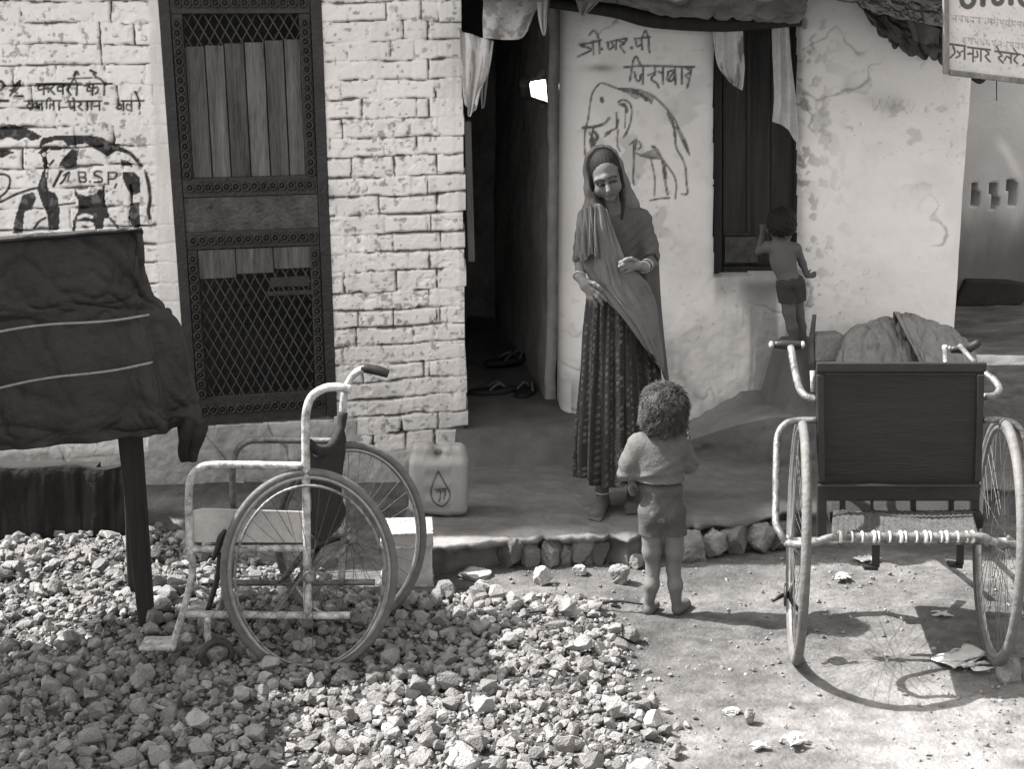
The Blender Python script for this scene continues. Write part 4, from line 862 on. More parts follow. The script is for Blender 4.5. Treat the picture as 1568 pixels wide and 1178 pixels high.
m = MB(); m.tube([W(1204, 832, DS+.05), W(1225, 834, DS), W(1250, 831, DS), W(1272, 824, DS), W(1330, 822, DS), W(1440, 822, DS), W(1500, 822, DS-.01), W(1518, 829, DS-.01), W(1535, 834, DS-.01), W(1572, 834, DS+.03)], .0125, 10, 6); m.build('carrier_rail', M_dim, tri, True)
sheet('carrier_weave', [P_(DS, (1274, 822), (1380, 823), (1500, 822)), P_(DS+.12, (1274, 806), (1380, 812), (1494, 806)), P_(DB-.02, (1276, 783), (1380, 785), (1488, 783))], mat('woven_cord', .06, .6, 40, .9, .6, 120), tri, 60, 24, .008, lambda u, v: .0022*np.sin(u*220)+.0022*np.sin(v*70))
m = MB()
for k, x in enumerate((1286, 1304, 1320, 1338, 1345, 1362, 1379, 1386, 1403, 1417, 1424, 1441, 1449, 1466, 1480, 1489)):
    m = MB(); c = W(x, 822.5, DS); m.ring(c, np.array([0, .0155, 0]), np.array([0, 0, .0155]), .0035 if k % 3 else .0055, 14, 6); m.build('cord_lashing', M_rag, tri, True)
lg = [W(1250, 644, DB), W(1218, 645, DB), W(1201, 651, DB-.02), W(1191, 668, DB-.04), W(1189, 700, DB-.08), W(1188, 760, DB-.14), W(1188, 800, DB-.2), W(1194, 815, DS+.06), W(1204, 832, DS+.05)]
tubes('wheel_guard', M_dim, tri, [lg], .0115)
rg = [W(1506, 643, DB-.02), W(1535, 644, DB-.02), W(1556, 652, DB-.04), W(1569, 675, DB-.06), W(1574, 720, DB-.12), W(1576, 790, DB-.2), W(1572, 834, DS+.03)]
tubes('wheel_guard', M_dim, tri, [rg], .0115)
tubes('handle_tube', M_dim, tri, [[W(1251, 612, DB+.02), W(1234, 607, DB+.04), W(1224, 594, DB+.1), W(1217, 566, DB+.22), W(1211, 532, DB+.32)]], .0125)
tubes('side_tube', M_tube, tri, [[W(1245, 600, DB+.02), W(1244, 568, DB+.03)]], .008, 0)
tubes('handle_tube', M_dim, tri, [[W(1506, 608, DB), W(1522, 606, DB+.02), W(1530, 597, DB+.06), W(1524, 584, DB+.1), W(1508, 572, DB+.14)]], .0115)
m = MB(); m.tube(P_(DB+.34, (1186, 528), (1200, 528), (1216, 529), (1232, 528)), [.012, .016, .017, .016, .012], 12, 4); m.build('grip', M_blk, tri, True)
for x in (1181, 1229):
    m = MB(); c = W(x, 528, DB+.335); m.lathe(c+np.array([-.008, 0, 0]), [(.004, 0), (.012, .004), (.012, .012), (.004, .016)], 12, (0, 1, 0), (0, 0, 1), (1, 0, 0)); m.build('grip_cap', M_tube, tri, True)
tubes('crank_arm', M_dim, tri, [[W(1452, 534, DB+.5), W(1475, 536, DB+.5), W(1488, 528, DB+.5)], [W(1470, 530, DB+.45), W(1492, 555, DB+.3)], [W(1447, 535, DB+.45), W(1448, 562, DB+.3)]], .009, 0)
m = MB(); m.tube(P_(DB+.48, (1456, 536), (1470, 534), (1484, 533), (1500, 524)), [.012, .017, .017, .013], 10, 3); m.build('grip', M_blk, tri, True)
m = MB(); c = W(1447, 533, DB+.45); m.lathe(c, [(.004, -.01), (.012, -.006), (.012, .006), (.004, .01)], 12, (0, 1, 0), (0, 0, 1), (1, 0, 0)); m.build('grip_cap', M_tube, tri, True)
# seat in front of the board, chassis tubes and the front wheel
m = MB(); sc_ = tc_+tf*.24; m.box((sc_[0]+.03, sc_[1], .46), .50, .40, .05, -ty); m.build('seat', M_canvas, tri, bevel=.012)
tubes('chassis', M_dim, tri, [[cL, cR], [cL+tl*.14, tc_+tf*.55+np.array([-.06, 0, .06])], [cR-tl*.14, tc_+tf*.55+np.array([.16, 0, .06])], [W(1341, 740, 6.1), tc_+tf*.55+np.array([.05, 0, .06])]], .013, 0)
cFw = W(1342, 700, 6.32); cFw[2] = PLAT+.245
wheel(tri, cFw, tf, tl, .225, .225, .017, .01, 28, tyre_m=M_rubber)
tubes('steering_column', M_blk, tri, [[cFw, W(1350, 640, 6.2), W(1352, 600, 5.45)]], .012, 0)
m = MB(); m.bar(W(1341, 826, 5.35), W(1341, 868, 5.35), .024, .018, up=(0, -1, 0)); m.bar(W(1322, 868, 5.35), W(1343, 869, 5.35), .04, .012); m.build('stand_leg', M_blk, tri)
m = MB(); m.bar(W(1470, 826, 5.35), W(1470, 864, 5.35), .022, .018, up=(0, -1, 0)); m.bar(W(1452, 864, 5.35), W(1472, 866, 5.35), .04, .012); m.build('stand_leg', M_blk, tri)
m = MB(); c = W(1214, 912, DT-.04)
m.lathe(c-tl*.03, [(.01, 0), (.038, .002), (.038, .008), (.012, .01), (.012, .02)], 16, tf, (0, 0, 1), tl); m.tube([c+np.array([0, 0, .05]), c+np.array([-.012, -.02, 0]), c+np.array([.02, -.01, -.05])], .007, 8, 3); m.tube([c-tl*.03, c-tl*.07+np.array([0, -.03, -.01])], .007, 8)
m.build('brake_band', M_blk, tri, True)

# ================================================================ covered handcart
M_tarp = mat('dark_tarpaulin', .024, .40, 5, .62, .45, 60, spec=.35)
M_rope = mat('pale_rope', .25, .3, 60, .9, .5, 200)
CPL = Plane(213, 5.2, R(28))
cart = thing('handcart', np.append(CPL.P(-.4, 0, -.1)[:2], 0), 'handcart on tall wooden legs under a dark roped tarpaulin', 'handcart')
fr_ = [0, .28, .43, .84, 1.0]; cor = [(213, 357), (221, 440), (229, 490), (257, 612), (270, 655)]; sid = [(217, 361), (230, 442), (272, 487), (300, 608), (310, 649)]; bak = [(215, 364), (226, 446), (262, 490), (286, 602), (292, 642)]
rows = []
xs_ = (-330, -240, -160, -90, -30, 30, 90, 150, 190)
rows.append([W(x-3, 386-.08*x, CPL.at(x, 374-.08*x, 0)[1]+.70) for x in xs_]+[W(206, 370, 5.75), W(207, 372, 5.80), W(208, 373, 5.86)])
for q in range(5):
    r_ = []
    if q == 0: rows.append([CPL.at(x, 374-.08*x, 0)+np.array([.006, .03, -.001]) for x in xs_]+[CPL.at(213, 357, 0)+np.array([.002, .025, -.002]), W(216.8, 361.5, 5.38), W(214.8, 364.5, 5.74)])
    for i, x in enumerate(xs_):
        top = 374-.08*x; bot = 690-.128*x; xx = x+(cor[q][0]-213)*sst(-100, 213, np.array(x*1.0))
        r_.append(CPL.at(xx, top+(bot-top)*fr_[q], [.0, .015, .0, .035, .03][q]+.012*math.sin(i*2.1+q)))
    rows.append(r_+[W(*cor[q], 5.2+.02*q), W(*sid[q], 5.36), W(*bak[q], 5.72)])
def tf_(u, v):
    d = (v-.18)*1.0+(.86-u)*.9; s_ = np.exp(-((d-.42+.06*(fbm(u*6, v*6, 210)-.5))/.030)**2)*.022+np.exp(-((d-.30)/.025)**2)*.012
    d2 = (v-.2)*.9+(.9-u)*1.6; s_ = s_+.014*np.exp(-((d2-.35)/.03)**2)
    n1 = fbm(u*7+v*5, v*9, 211)-.5; ridge = 1-np.abs(2*fbm(u*6+v*3, v*7-u*2, 212, 3)-1)
    r2 = 1-np.abs(2*fbm(u*9-v*7, v*5+u*6, 214, 2)-1); r4 = 1-np.abs(2*fbm(u*22+v*9, v*8-u*9, 215, 2)-1); s_ = s_+.012*n1+.012*(ridge**6-.3)*sst(.2, .6, v)+.012*(r2**9-.15)+.006*(r4**7-.15)+.012*np.sin(u*60+6*fbm(u*9, v*5, 213))*sst(.84, 1, v)
    s_ = s_*.8
    return s_*sst(.17, .26, v)*(.25+.75*sst(.2,.45,v))
tarp = sheet('tarpaulin', rows, M_tarp, cart, 170, 120, .004, tf_)
for (xa, ya), (xb, yb) in (((-330, 544), (222, 483)), ((-330, 648), (228, 556))):
    m = MB(); m.tube([CPL.at(xa+(xb-xa)*k/12, ya+(yb-ya)*k/12+2.5*math.sin(k*1.3), .062+.005*math.sin(k*2)) for k in range(13)]+[W(xb+10, yb-1, 5.33), W(xb+(42 if yb < 500 else 58), yb+4, 5.42)], .0042, 7, 4); m.build('rope', M_rope, cart, True)
def leg(px0, py0, px1, py1, D0, D1, w0, w1):
    m = MB(); a = W(px0, py0, D0); b = W(px1, py1, D1); q = np.array([1, 0, 0]); n = np.array([0, 1, 0])
    m.box8([b-q*w1-n*w1, b+q*w1-n*w1, b+q*w1+n*w1, b-q*w1+n*w1, a-q*w0-n*w0, a+q*w0-n*w0, a+q*w0+n*w0, a-q*w0+n*w0]); m.build('leg', M_wood_dark, cart, bevel=.006)
leg(197, 640, 227, 978, 5.25, 5.24, .036, .024); leg(-260, 700, -290, 1030, 4.75, 4.75, .034, .024); leg(196, 655, 205, 930, 5.58, 5.58, .02, .018); leg(-180, 690, -190, 960, 5.1, 5.1, .03, .022)
m = MB(); m.box8(np.vstack([[CPL.P(-1.0, .74, -.02), CPL.P(-.02, .74, -.02), CPL.P(-.02, .74, -.36), CPL.P(-1.0, .74, -.36)], [CPL.P(-1.0, 1.36, -.02), CPL.P(-.02, 1.36, -.02), CPL.P(-.02, 1.36, -.36), CPL.P(-1.0, 1.36, -.36)]])); m.build('box', M_wood_dark, cart)
sheet('tied_corner', [[W(270, 642, 5.3), W(285, 640, 5.28), W(300, 643, 5.3), W(311, 652, 5.34)], [W(270, 668, 5.3), W(284, 668, 5.26), W(298, 668, 5.28), W(309, 666, 5.33)], [W(272, 688, 5.3), W(284, 690, 5.27), W(294, 688, 5.29), W(303, 684, 5.32)], [W(280, 700, 5.3), W(288, 706, 5.28), W(294, 707, 5.29), W(300, 703, 5.3)]], M_canvas, cart, 24, 24, .012, lambda u, v: .014*np.sin(u*11+v*3))
def copy_tree(o, parent=None):
    c = o.copy(); COL.objects.link(c)
    if parent is not None: c.parent = parent
    for ch in o.children: copy_tree(ch, c)
    return c
c2 = copy_tree(cart); c2.rotation_euler = (0, 0, R(62)); c2.location = Vector((-1.88, 4.35, 0)); c2['label'] = 'copy of the roped handcart, added out of the picture to shade the gravel'  # cart copy added out of view to cast shade on the near gravel
for o in (cart, c2): o['group'] = 'covered handcarts parked by the gravel'
# dark covered trunk below the cart
M_curt = mat('black_sacking', .012, .4, 9, .9, .5, 60)
tk = thing('covered_trunk', W(80, 850, 6.2), 'low trunk hung with black sacking against the brick wall behind the cart', 'trunk')
rows = []
for (y0, D, dz) in ((712, 6.55, 0), (716, 6.25, 0), (722, 6.2, 0), (780, 6.19, 0), (850, 6.16, 0), (880, 6.13, 0)): rows.append([W(x, y0+(4*math.sin(x*.05) if y0 < 800 else 0), D) for x in (-90, -40, 10, 60, 110, 155, 192)])
sheet('cover', rows, M_curt, tk, 110, 50, .006, lambda u, v: (.003*np.sin(u*38+9*fbm(u*5, v*2, 221))+.05*(fbm(u*6, v*3, 222)-.5)+.02*(fbm(u*25, v*3, 223)-.5))*sst(.25, .5, v))
m = MB(); m.box((W(45, 800, 6.38)[0], 6.40, .13), .56, .18, .22); m.build('box', M_wood_dark, tk)

# ================================================================ jerrycan, tin
DJ = 6.14; cj = W(672, 790, DJ); cj[2] = PLAT
can = SDF((cj[0]-.2, DJ-.14, PLAT-.02), (cj[0]+.2, DJ+.18, PLAT+.4), .0042); k = pxs(DJ, 740)
hw = 45*k; zt = W(672, 700, DJ)[2]
can.rbox((cj[0], DJ+.03, (PLAT+zt)/2), (hw, .068, (zt-PLAT)/2), .028)
can.rbox((cj[0]-24*k, DJ+.03, zt+.008), (17*k, .045, .045), .03, .03); can.rbox((cj[0]+24*k, DJ+.03, zt+.004), (19*k, .045, .040), .03, .03)
can.cone((cj[0]-14*k, DJ+.03, zt+.03), (cj[0]+16*k, DJ+.03, zt+.02), .012, .012, .01)
can.disp(lambda X, Y, Z: .004*np.sin((X-cj[0])*30)*np.cos((Z)*20)+.0025*np.sin(Z*90)*(np.abs(X-cj[0]) < .05))
drop = Paint()
for p in ([(671, 722), (664, 738), (660, 754), (664, 768), (676, 776), (686, 768), (689, 756), (681, 740), (671, 722)], [(669, 754), (674, 752), (674, 762)], [(676, 754), (682, 752), (680, 764)], [(666, 750), (684, 749)], [(672, 768), (674, 764)]): drop.line(p, 2.6)
def jt(V):
    px, py = proj(V); return (1-.78*drop.eval(px, py, .7)*(V[:, 1] < DJ))*(1-.5*sst(.25, .0, (V[:, 2]-PLAT)/.12)*fbm(V[:, 0]*20, V[:, 2]*20, 231))*(1-.25*fbm(V[:, 0]*9, V[:, 2]*9, 232))
jo = can.build('jerrycan', mat('milky_plastic', .30, .12, 8, .5, .05, 30, attr=True), None, jt, origin=cj)
setp(jo, 'grimy pale plastic jerrycan marked with a drop, at the end of the platform', 'jerrycan')
DQ = 5.6; a, b_ = W(583, 912, DQ), W(660, 912, DQ); ctn = (a+b_)/2; ctn[2] = 0; tw = b_[0]-a[0]; th = W(620, 812, DQ)[2]
tin = thing('tin_canister', (ctn[0], DQ+.09, 0), 'square white tin canister standing behind the far wheel of the wheelchair', 'canister')
m = MB(); m.box((ctn[0], DQ+.09, th/2-.01), tw, .17, th, R(4)); m.build('body', mat('dented_white_tin', .36, .25, 9, .5, .35, 10), tin, bevel=.008)
m = MB()
for z in (th-.018, th-.07, .03): 
    m = MB(); m.box((ctn[0], DQ+.09, z), tw+.010, .180, .010, R(4)); m.build('rim' if z > th-.05 else 'band', M_tube, tin, bevel=.003)
# ================================================================ people
def warp_head(V):
    piv = W(940, 318, 6.24); z1 = W(938, 300, 6.2)[2]; w = sst(piv[2], z1+.02, V[:, 2])[:, None]; Q = V-piv; a, b = R(-6)*w[:, 0], R(9)*w[:, 0]
    x, y, z = Q[:, 0], Q[:, 1], Q[:, 2]; y, z = y*np.cos(b)-z*np.sin(b), y*np.sin(b)+z*np.cos(b); x, z = x*np.cos(a)+z*np.sin(a), -x*np.sin(a)+z*np.cos(a)
    return np.stack([x, y, z], 1)+piv+np.array([-.004, .012, .004])*w
M_skin = mat('brown_skin', .11, .10, 20, .75, .12, 90, attr=True, contrast=.5)
M_hair = mat('dark_hair', .012, .5, 30, .65, .5, 120, stretch=(3, 3, 1), spec=.2)
M_hairl = mat('dusty_brown_hair', .060, .6, 26, .7, .7, 90, contrast=.3)
M_kurta = mat('grey_kurta', .072, .2, 12, .9, .3, 150)
M_veil = mat('grey_veil', .118, .2, 10, .9, .3, 150)
M_skirt = mat('printed_skirt', .022, .3, 14, .9, .3, 150, attr=True)
M_shirt = mat('child_shirt', .10, .2, 12, .9, .35, 120)
M_short = mat('child_shorts', .07, .2, 12, .9, .35, 120)
M_metal = mat('bangle_metal', .4, .2, 30, .3, 0, metal=.7)
def toes(s, heel, ball, ra, rb, k=.012, toe=True, side=1):
    heel = np.asarray(heel, float); ball = np.asarray(ball, float); d = ball-heel; d = d/np.linalg.norm(d); q = np.cross(d, (0, 0, 1))
    s.cone(heel, ball, ra, rb, k); s.cone(heel+d*.02+np.array([0, 0, .012]), ball-q*rb*.35*side, ra*.8, rb*.8, k); s.cone(heel+d*.02, ball+q*rb*.55, ra*.7, rb*.7, k)
    for i in range(5):
        o = (i-2)*rb*.42*side; l = [.034, .032, .028, .023, .017][i]; r = [.0085, .0068, .0065, .006, .0055][i]*rb/.026
        b = ball+q*o+d*rb*.45; b[2] = ball[2]-rb*.35; s.cone(b, b+d*l*rb/.026*.8+np.array([0, 0, -.002]), r, r*.9, .004)
# ---------------------------------------------------------------- woman
DW = 6.2
def wm(px, py, dy=0.0): return W(px, py, DW+dy)
wroot = G(944, 781, PLAT)
woman = thing('person', wroot, 'woman in a grey veil and long dark printed skirt standing barefoot on the mud platform', 'person')
s = SDF((.20, DW-.26, PLAT-.02), (.66, DW+.20, 1.62), .0036)
hc = wm(933, 257, .0)
s.ell(hc, (.057, .075, .070), .01); s.ell(wm(937, 279, -.025), (.046, .055, .052), .02); s.cone(wm(937.5, 299, -.058), wm(938, 300, -.05), .015, .017, .018)
s.cone(wm(920, 268, -.062), wm(933, 264, -.076), .010, .010, .012); s.cone(wm(933, 264, -.076), wm(947, 263, -.060), .010, .010, .012)
s.ell(wm(921, 285, -.050), (.014, .014, .016), .02); s.ell(wm(950, 281, -.046), (.014, .014, .016), .02)
s.ell(wm(926, 274.5, -.094), (.012, .014, .008), .006, sub=True); s.ell(wm(944.5, 271.5, -.090), (.012, .014, .008), .006, sub=True)
s.ell(wm(926, 274.5, -.073), (.009, .009, .007), .003); s.ell(wm(944.5, 271.5, -.069), (.009, .009, .007), .003)
s.chain([wm(935, 268, -.076), wm(936.5, 279, -.090), wm(937, 284, -.098)], [.007, .008, .0105], .006)
s.ell(wm(937.5, 291.3, -.081), (.0145, .008, .0042), .004); s.ell(wm(937.6, 294.0, -.080), (.0125, .008, .0045), .004); s.ell(wm(937.5, 292.6, -.089), (.012, .004, .0012), .002, sub=True)
for px, py in ((913, 276), (956, 272)): s.ell(wm(px, py, .0), (.008, .014, .020), .006)
s.chain([wm(939, 292, .02), wm(941, 312, .03), wm(943, 332, .035)], [.034, .032, .045], .02)
s.cone(wm(904, 335, .035), wm(972, 335, .035), .034, .034, .03); s.ell(wm(945, 365, .04), (.095, .065, .13), .03); s.ell(wm(948, 440, .04), (.09, .065, .12), .03)
s.chain([wm(897, 336, .02), wm(891, 402, .015), wm(888, 424, -.075)], [.034, .027, .018], .012)
s.chain([wm(980, 340, .02), wm(996, 400, .01), wm(986, 409, -.085)], [.034, .028, .018], .012)
# image-left hand, hanging open over the skirt
def finger(pts, r, k=.004): s.chain(pts, [r, r*.98, r*.92, r*.78][:len(pts)], k)
s.ell((wm(897, 436, -.098)), (.021, .013, .026), .012); s.cone(wm(888, 425, -.078), wm(896, 436, -.098), .017, .017, .012); s.cone(wm(898, 436, -.10), wm(908, 444, -.112), .014, .012, .01); s.cone(wm(895, 440, -.10), wm(902, 448, -.11), .013, .011, .01)
finger([wm(909, 442, -.113), wm(917, 449, -.124), wm(923, 455, -.124), wm(928, 461, -.118)], .0068); finger([wm(906, 446, -.113), wm(914, 455, -.124), wm(919, 461, -.122), wm(922, 467, -.116)], .0070)
finger([wm(902, 448, -.111), wm(907, 458, -.120), wm(911, 464, -.118), wm(913, 470, -.112)], .0068); finger([wm(898, 448, -.108), wm(901, 457, -.114), wm(904, 462, -.112), wm(905, 466, -.108)], .0058)
finger([wm(901, 431, -.106), wm(910, 434, -.124), wm(917, 439, -.130), wm(921, 444, -.130)], .0076)
# image-right hand, bent in front of the body, fingers closed
s.ell(wm(974, 406, -.112), (.026, .020, .017), .012); s.cone(wm(987, 409, -.085), wm(973, 406, -.112), .018, .016, .012)
finger([wm(966, 401, -.122), wm(957, 400, -.137), wm(950, 402, -.132), wm(951, 407, -.122)], .0074); finger([wm(965, 405, -.124), wm(955, 405, -.139), wm(949, 408, -.132), wm(952, 412, -.122)], .0074)
finger([wm(966, 409, -.122), wm(957, 410, -.135), wm(952, 413, -.128), wm(955, 416, -.119)], .0070); finger([wm(968, 413, -.118), wm(961, 415, -.129), wm(957, 417, -.123), wm(960, 419, -.115)], .0060)
finger([wm(975, 400, -.118), wm(967, 396, -.134), wm(960, 397, -.140), wm(955, 399, -.140)], .0080)
# legs and feet
s.chain([wm(925, 560, .03), wm(924, 700, .02), wm(922, 752, .015), wm(924, 770, .02)], [.06, .04, .024, .026], .012)
s.chain([wm(975, 560, .05), wm(972, 690, .06), wm(970, 740, .07), wm(970, 754, .075)], [.06, .04, .024, .026], .012)
h1 = wm(924, 772, .02); h1[2] = PLAT+.026; b1 = G(913, 788, PLAT+.020); toes(s, h1, b1, .025, .026)
h2 = wm(970, 757, .09); h2[2] = PLAT+.028; b2 = G(969, 777, PLAT+.022); toes(s, h2, b2, .025, .026, side=-1)
def wtone(V):
    px, py = proj(V); f = V[:, 1] < DW-.045; t = np.ones(len(V)); pts = Paint()
    pts.line([(921.5, 274.8), (926, 273.6), (931, 275)], 4.6, .82); pts.line([(940, 272), (944.5, 270.6), (949, 271.4)], 4.6, .82); pts.line([(919, 268.5), (925, 266), (931.5, 268)], 3.2, .7); pts.line([(939, 265.5), (945, 263), (951, 264.5)], 3.2, .7); pts.line([(931, 292.8), (937.5, 291.6), (944, 292.2)], 3.0, .5); pts.line([(932.5, 287.2), (934, 287.4)], 1.6, .4); pts.line([(940, 286.8), (941.6, 286.6)], 1.6, .4)
    t = t*(1-f*pts.eval(px, py, 1.0)); t[(py > 700)] *= .62; hand = (V[:, 1] < DW-.07) & (py > 395) & (py < 475); t[hand] *= 1.35
    return t
s.build('body', M_skin, woman, wtone, warp=warp_head)
s = SDF((.26, DW-.13, 1.25), (.56, DW+.16, 1.62), .004)           # hair, parted in the middle
s.ell(wm(932, 252, .012), (.064, .078, .076), .01)
s.cone(wm(914, 262, -.02), wm(912, 290, .0), .014, .012, .012); s.cone(wm(955, 258, -.02), wm(957, 285, .0), .014, .012, .012); s.chain([wm(956, 280, .0), wm(955, 305, -.035), wm(952, 335, -.075)], [.010, .009, .006], .006)
s.ell(wm(936.5, 285.5, -.085), (.038, .085, .060), .006, sub=True); s.cone(wm(929, 247, -.095), wm(932, 264, -.09), .004, .026, .006, True)
s.disp(lambda X, Y, Z: .0004*np.sin(X*420+Z*60)); s.build('hair', M_hair, woman, warp=warp_head)
s = SDF((.16, DW-.22, .70), (.70, DW+.22, 1.36), .0048)           # kurta
s.ell(wm(945, 362, .04), (.106, .082, .135), .03); s.ell(wm(948, 425, .04), (.100, .080, .14), .04); s.ell(wm(952, 505, .05), (.125, .095, .16), .05)
s.cone(wm(905, 335, .032), wm(980, 335, .03), .041, .040, .035)
s.chain([wm(898, 336, .02), wm(893, 378, .018), wm(891, 396, .012)], [.038, .034, .035], .02); s.chain([wm(982, 338, .02), wm(993, 372, .015), wm(996, 396, .0)], [.040, .035, .036], .015)
s.ell(wm(943, 318, -.045), (.040, .06, .042), .012, sub=True); s.ell(wm(891, 402, .01), (.031, .031, .012), .004, sub=True); s.cone(wm(996, 400, -.02), wm(992, 405, -.05), .028, .025, .004, True)

s.disp(lambda X, Y, Z: .0016*np.sin(Z*60+X*90)*np.sin(X*40+1)+.0012*np.sin(Z*150-X*120))
s.build('kurta', M_kurta, woman)
nu, nv = 200, 110; th = np.linspace(0, 2*math.pi, nu); V = []; T = []     # gathered skirt
for j in range(nv):
    f = j/(nv-1); py = 452+(728-452)*f; cxp = 949+1*f; hw = np.interp(py, [452, 500, 600, 728], [48, 54, 59, 65]); c = wm(cxp, py, .045); kx = pxs(DW, py); ru = hw*kx; rv = np.interp(f, [0, 1], [.092, .155])
    hem = .010*np.sin(th*5+1)*sst(.9, 1, f)
    ph = th*15+2.2*fbm(th*1.3, th*0+f*1.3, 301)*3; am = .0035+.0125*f
    fo = am*(np.sin(ph)+.45*np.sin(th*27+3*f)+.8*(fbm(th*3, f*2+th*0, 302)-.5))
    V.append(np.stack([c[0]+(ru+fo)*np.cos(th), c[1]-(rv+fo)*np.sin(th), c[2]+hem], -1))
    q = np.mod(th*11, 1.0); kcol = np.floor(th*11)
    stripe = np.where(np.mod(kcol, 3) == 0, 1.6, np.where(np.mod(kcol, 3) == 1, .35, .9))
    zz = f*26+kcol*.37; dots = ((np.mod(zz, 1) < .38) & (q > .28) & (q < .72) & (np.mod(kcol, 3) != 1))*(2.8+2.0*hsh(np.floor(zz), kcol, 303)); dots = dots*(hsh(np.floor(zz), kcol, 304) > .25)
    sm = ((np.mod(f*60+kcol*.6, 1) < .3) & (np.abs(q-.08) < .07))*2.2
    T.append(stripe+dots+sm+.6*fbm(th*30, f*60+th*0, 305))
sk = mesh('skirt', np.array(V).reshape(-1, 3), grid_faces(nv, nu), M_skirt, woman, True, tone=np.array(T)); z = sk.modifiers.new('solid', 'SOLIDIFY'); z.thickness = .004
# veil: hood over the hair, then sheets down the front
s = SDF((.22, DW-.16, 1.08), (.64, DW+.20, 1.64), .0042)
s.ell(wm(931, 252, .022), (.073, .086, .083), .01); s.chain([wm(914, 258, .02), wm(910, 285, .015), wm(908, 312, .01), wm(900, 330, .02)], [.028, .026, .028, .036], .02)
s.chain([wm(952, 256, .03), wm(959, 285, .03), wm(964, 308, .03), wm(968, 322, .035)], [.026, .024, .026, .026], .02); s.ell(wm(940, 318, .075), (.10, .05, .075), .03)
s.ell(wm(934, 275, -.10), (.050, .115, .072), .006, sub=True); s.ell(wm(943, 318, -.07), (.044, .10, .070), .01, sub=True); zt_ = wm(940, 300)[2]; zb_ = wm(940, 318)[2]
s.cut(lambda X, Y, Z: ((DW+.010-.20*(wm(931, 228)[2]-Z)) - Y)*np.clip((Z-zb_)/(zt_-zb_), 0, 1) - .004*(Z < zt_)+0*X)
s.disp(lambda X, Y, Z: .0012*np.sin(Z*40+X*120)+.0014*np.sin(X*210-Z*50)); s.build('veil', M_veil, woman, warp=warp_head)
fo1 = lambda u, v: .004*np.sin(u*14+v*4+5*fbm(u*2, v*3, 311))+.010*((1-np.abs(2*fbm(u*7+v*2, v*2.5, 312, 3)-1))**4-.3)+.008*(fbm(u*4, v*4, 310)-.5)
sheet('shawl', [[wm(890, 322, -.02), wm(904, 314, -.052), wm(918, 312, -.068), wm(930, 322, -.075)], [wm(888, 356, -.035), wm(906, 352, -.075), wm(926, 352, -.09), wm(943, 360, -.088)],
    [wm(892, 394, -.04), wm(912, 396, -.08), wm(938, 398, -.10), wm(962, 404, -.098)], [wm(906, 430, -.06), wm(926, 436, -.10), wm(954, 438, -.112), wm(990, 432, -.09)], [wm(928, 458, -.105), wm(950, 466, -.125), wm(980, 476, -.118), wm(1005, 464, -.06)],
    [wm(960, 494, -.125), wm(978, 504, -.128), wm(998, 512, -.10), wm(1013, 512, -.03)], [wm(990, 536, -.115), wm(1001, 546, -.11), wm(1010, 560, -.07), wm(1019, 574, .0)]], M_veil, woman, 60, 90, .004, fo1)
sheet('shawl_end', [[wm(885, 326, -.0), wm(894, 320, -.035), wm(903, 317, -.06), wm(912, 316, -.07)], [wm(882, 358, -.02), wm(892, 358, -.065), wm(904, 360, -.085), wm(914, 362, -.095)], [wm(883, 388, -.02), wm(892, 402, -.07), wm(905, 390, -.09), wm(917, 396, -.10)]], M_veil, woman, 60, 60, .003, lambda u, v: .006*np.sin(u*23+v*3)+.004*np.sin(u*47-v*5))
sheet('shawl_back', [[wm(978, 380, .03), wm(992, 385, .03), wm(1007, 400, .06)], [wm(980, 440, -.02), wm(996, 440, .0), wm(1012, 450, .05)], [wm(984, 500, -.03), wm(1002, 505, -.01), wm(1018, 515, .04)], [wm(992, 545, -.05), wm(1010, 562, -.03), wm(1024, 588, .03)]], M_kurta, woman, 20, 50, .005, lambda u, v: .006*np.sin(u*12+v*4))
for c, ax in ((wm(986, 409, -.082), .022), (wm(990, 406.5, -.052), .024)):
    m = MB(); d = wm(996, 400, .01)-wm(986, 409, -.085); d /= np.linalg.norm(d); a = np.cross(d, (0, 0, 1)); a /= np.linalg.norm(a); b = np.cross(d, a); m.ring(c, a*ax, b*ax, .0030, 24, 8); m.build('bangle', M_metal, woman, True)
m = MB(); d = wm(891, 402, .015)-wm(888, 424, -.075); d /= np.linalg.norm(d); a = np.cross(d, (0, 0, 1)); a /= np.linalg.norm(a); b = np.cross(d, a); m.ring(wm(887, 423, -.068), a*.022, b*.022, .0035, 24, 8); m.build('bangle', M_metal, woman, True)
m = MB(); m.ring(wm(922, 754, .015), np.array([.027, 0, 0]), np.array([0, .027, 0]), .0035, 24, 8); m.build('anklet', M_metal, woman, True)

# ---------------------------------------------------------------- toddler, back to the camera
DK = 5.42
def tm(px, py, dy=0.0): return W(px, py, DK+dy)
tod = thing('person', G(1017, 941, .0), 'toddler in a rucked-up shirt and grey shorts, back turned, standing barefoot on the dust', 'person')
g0 = float(gz(np.array([.54]), np.array([5.42]))[0])
s = SDF((.36, DK-.14, g0-.01), (.70, DK+.20, .88), .0036)
s.ell(tm(1018, 628, .0), (.072, .080, .078), .01); s.ell(tm(1024, 645, .035), (.056, .055, .05), .02); s.ell(tm(1040, 648, .06), (.016, .016, .014), .01); s.cone(tm(1041, 636, .075), tm(1044, 642, .082), .008, .010, .006); s.ell(tm(1040, 660, .055), (.014, .014, .010), .008)
s.ell(tm(992, 640, .0), (.007, .013, .017), .005); s.ell(tm(1041, 640, .02), (.007, .013, .017), .005)
s.cone(tm(1013, 652, .005), tm(1010, 674, .0), .034, .036, .015)
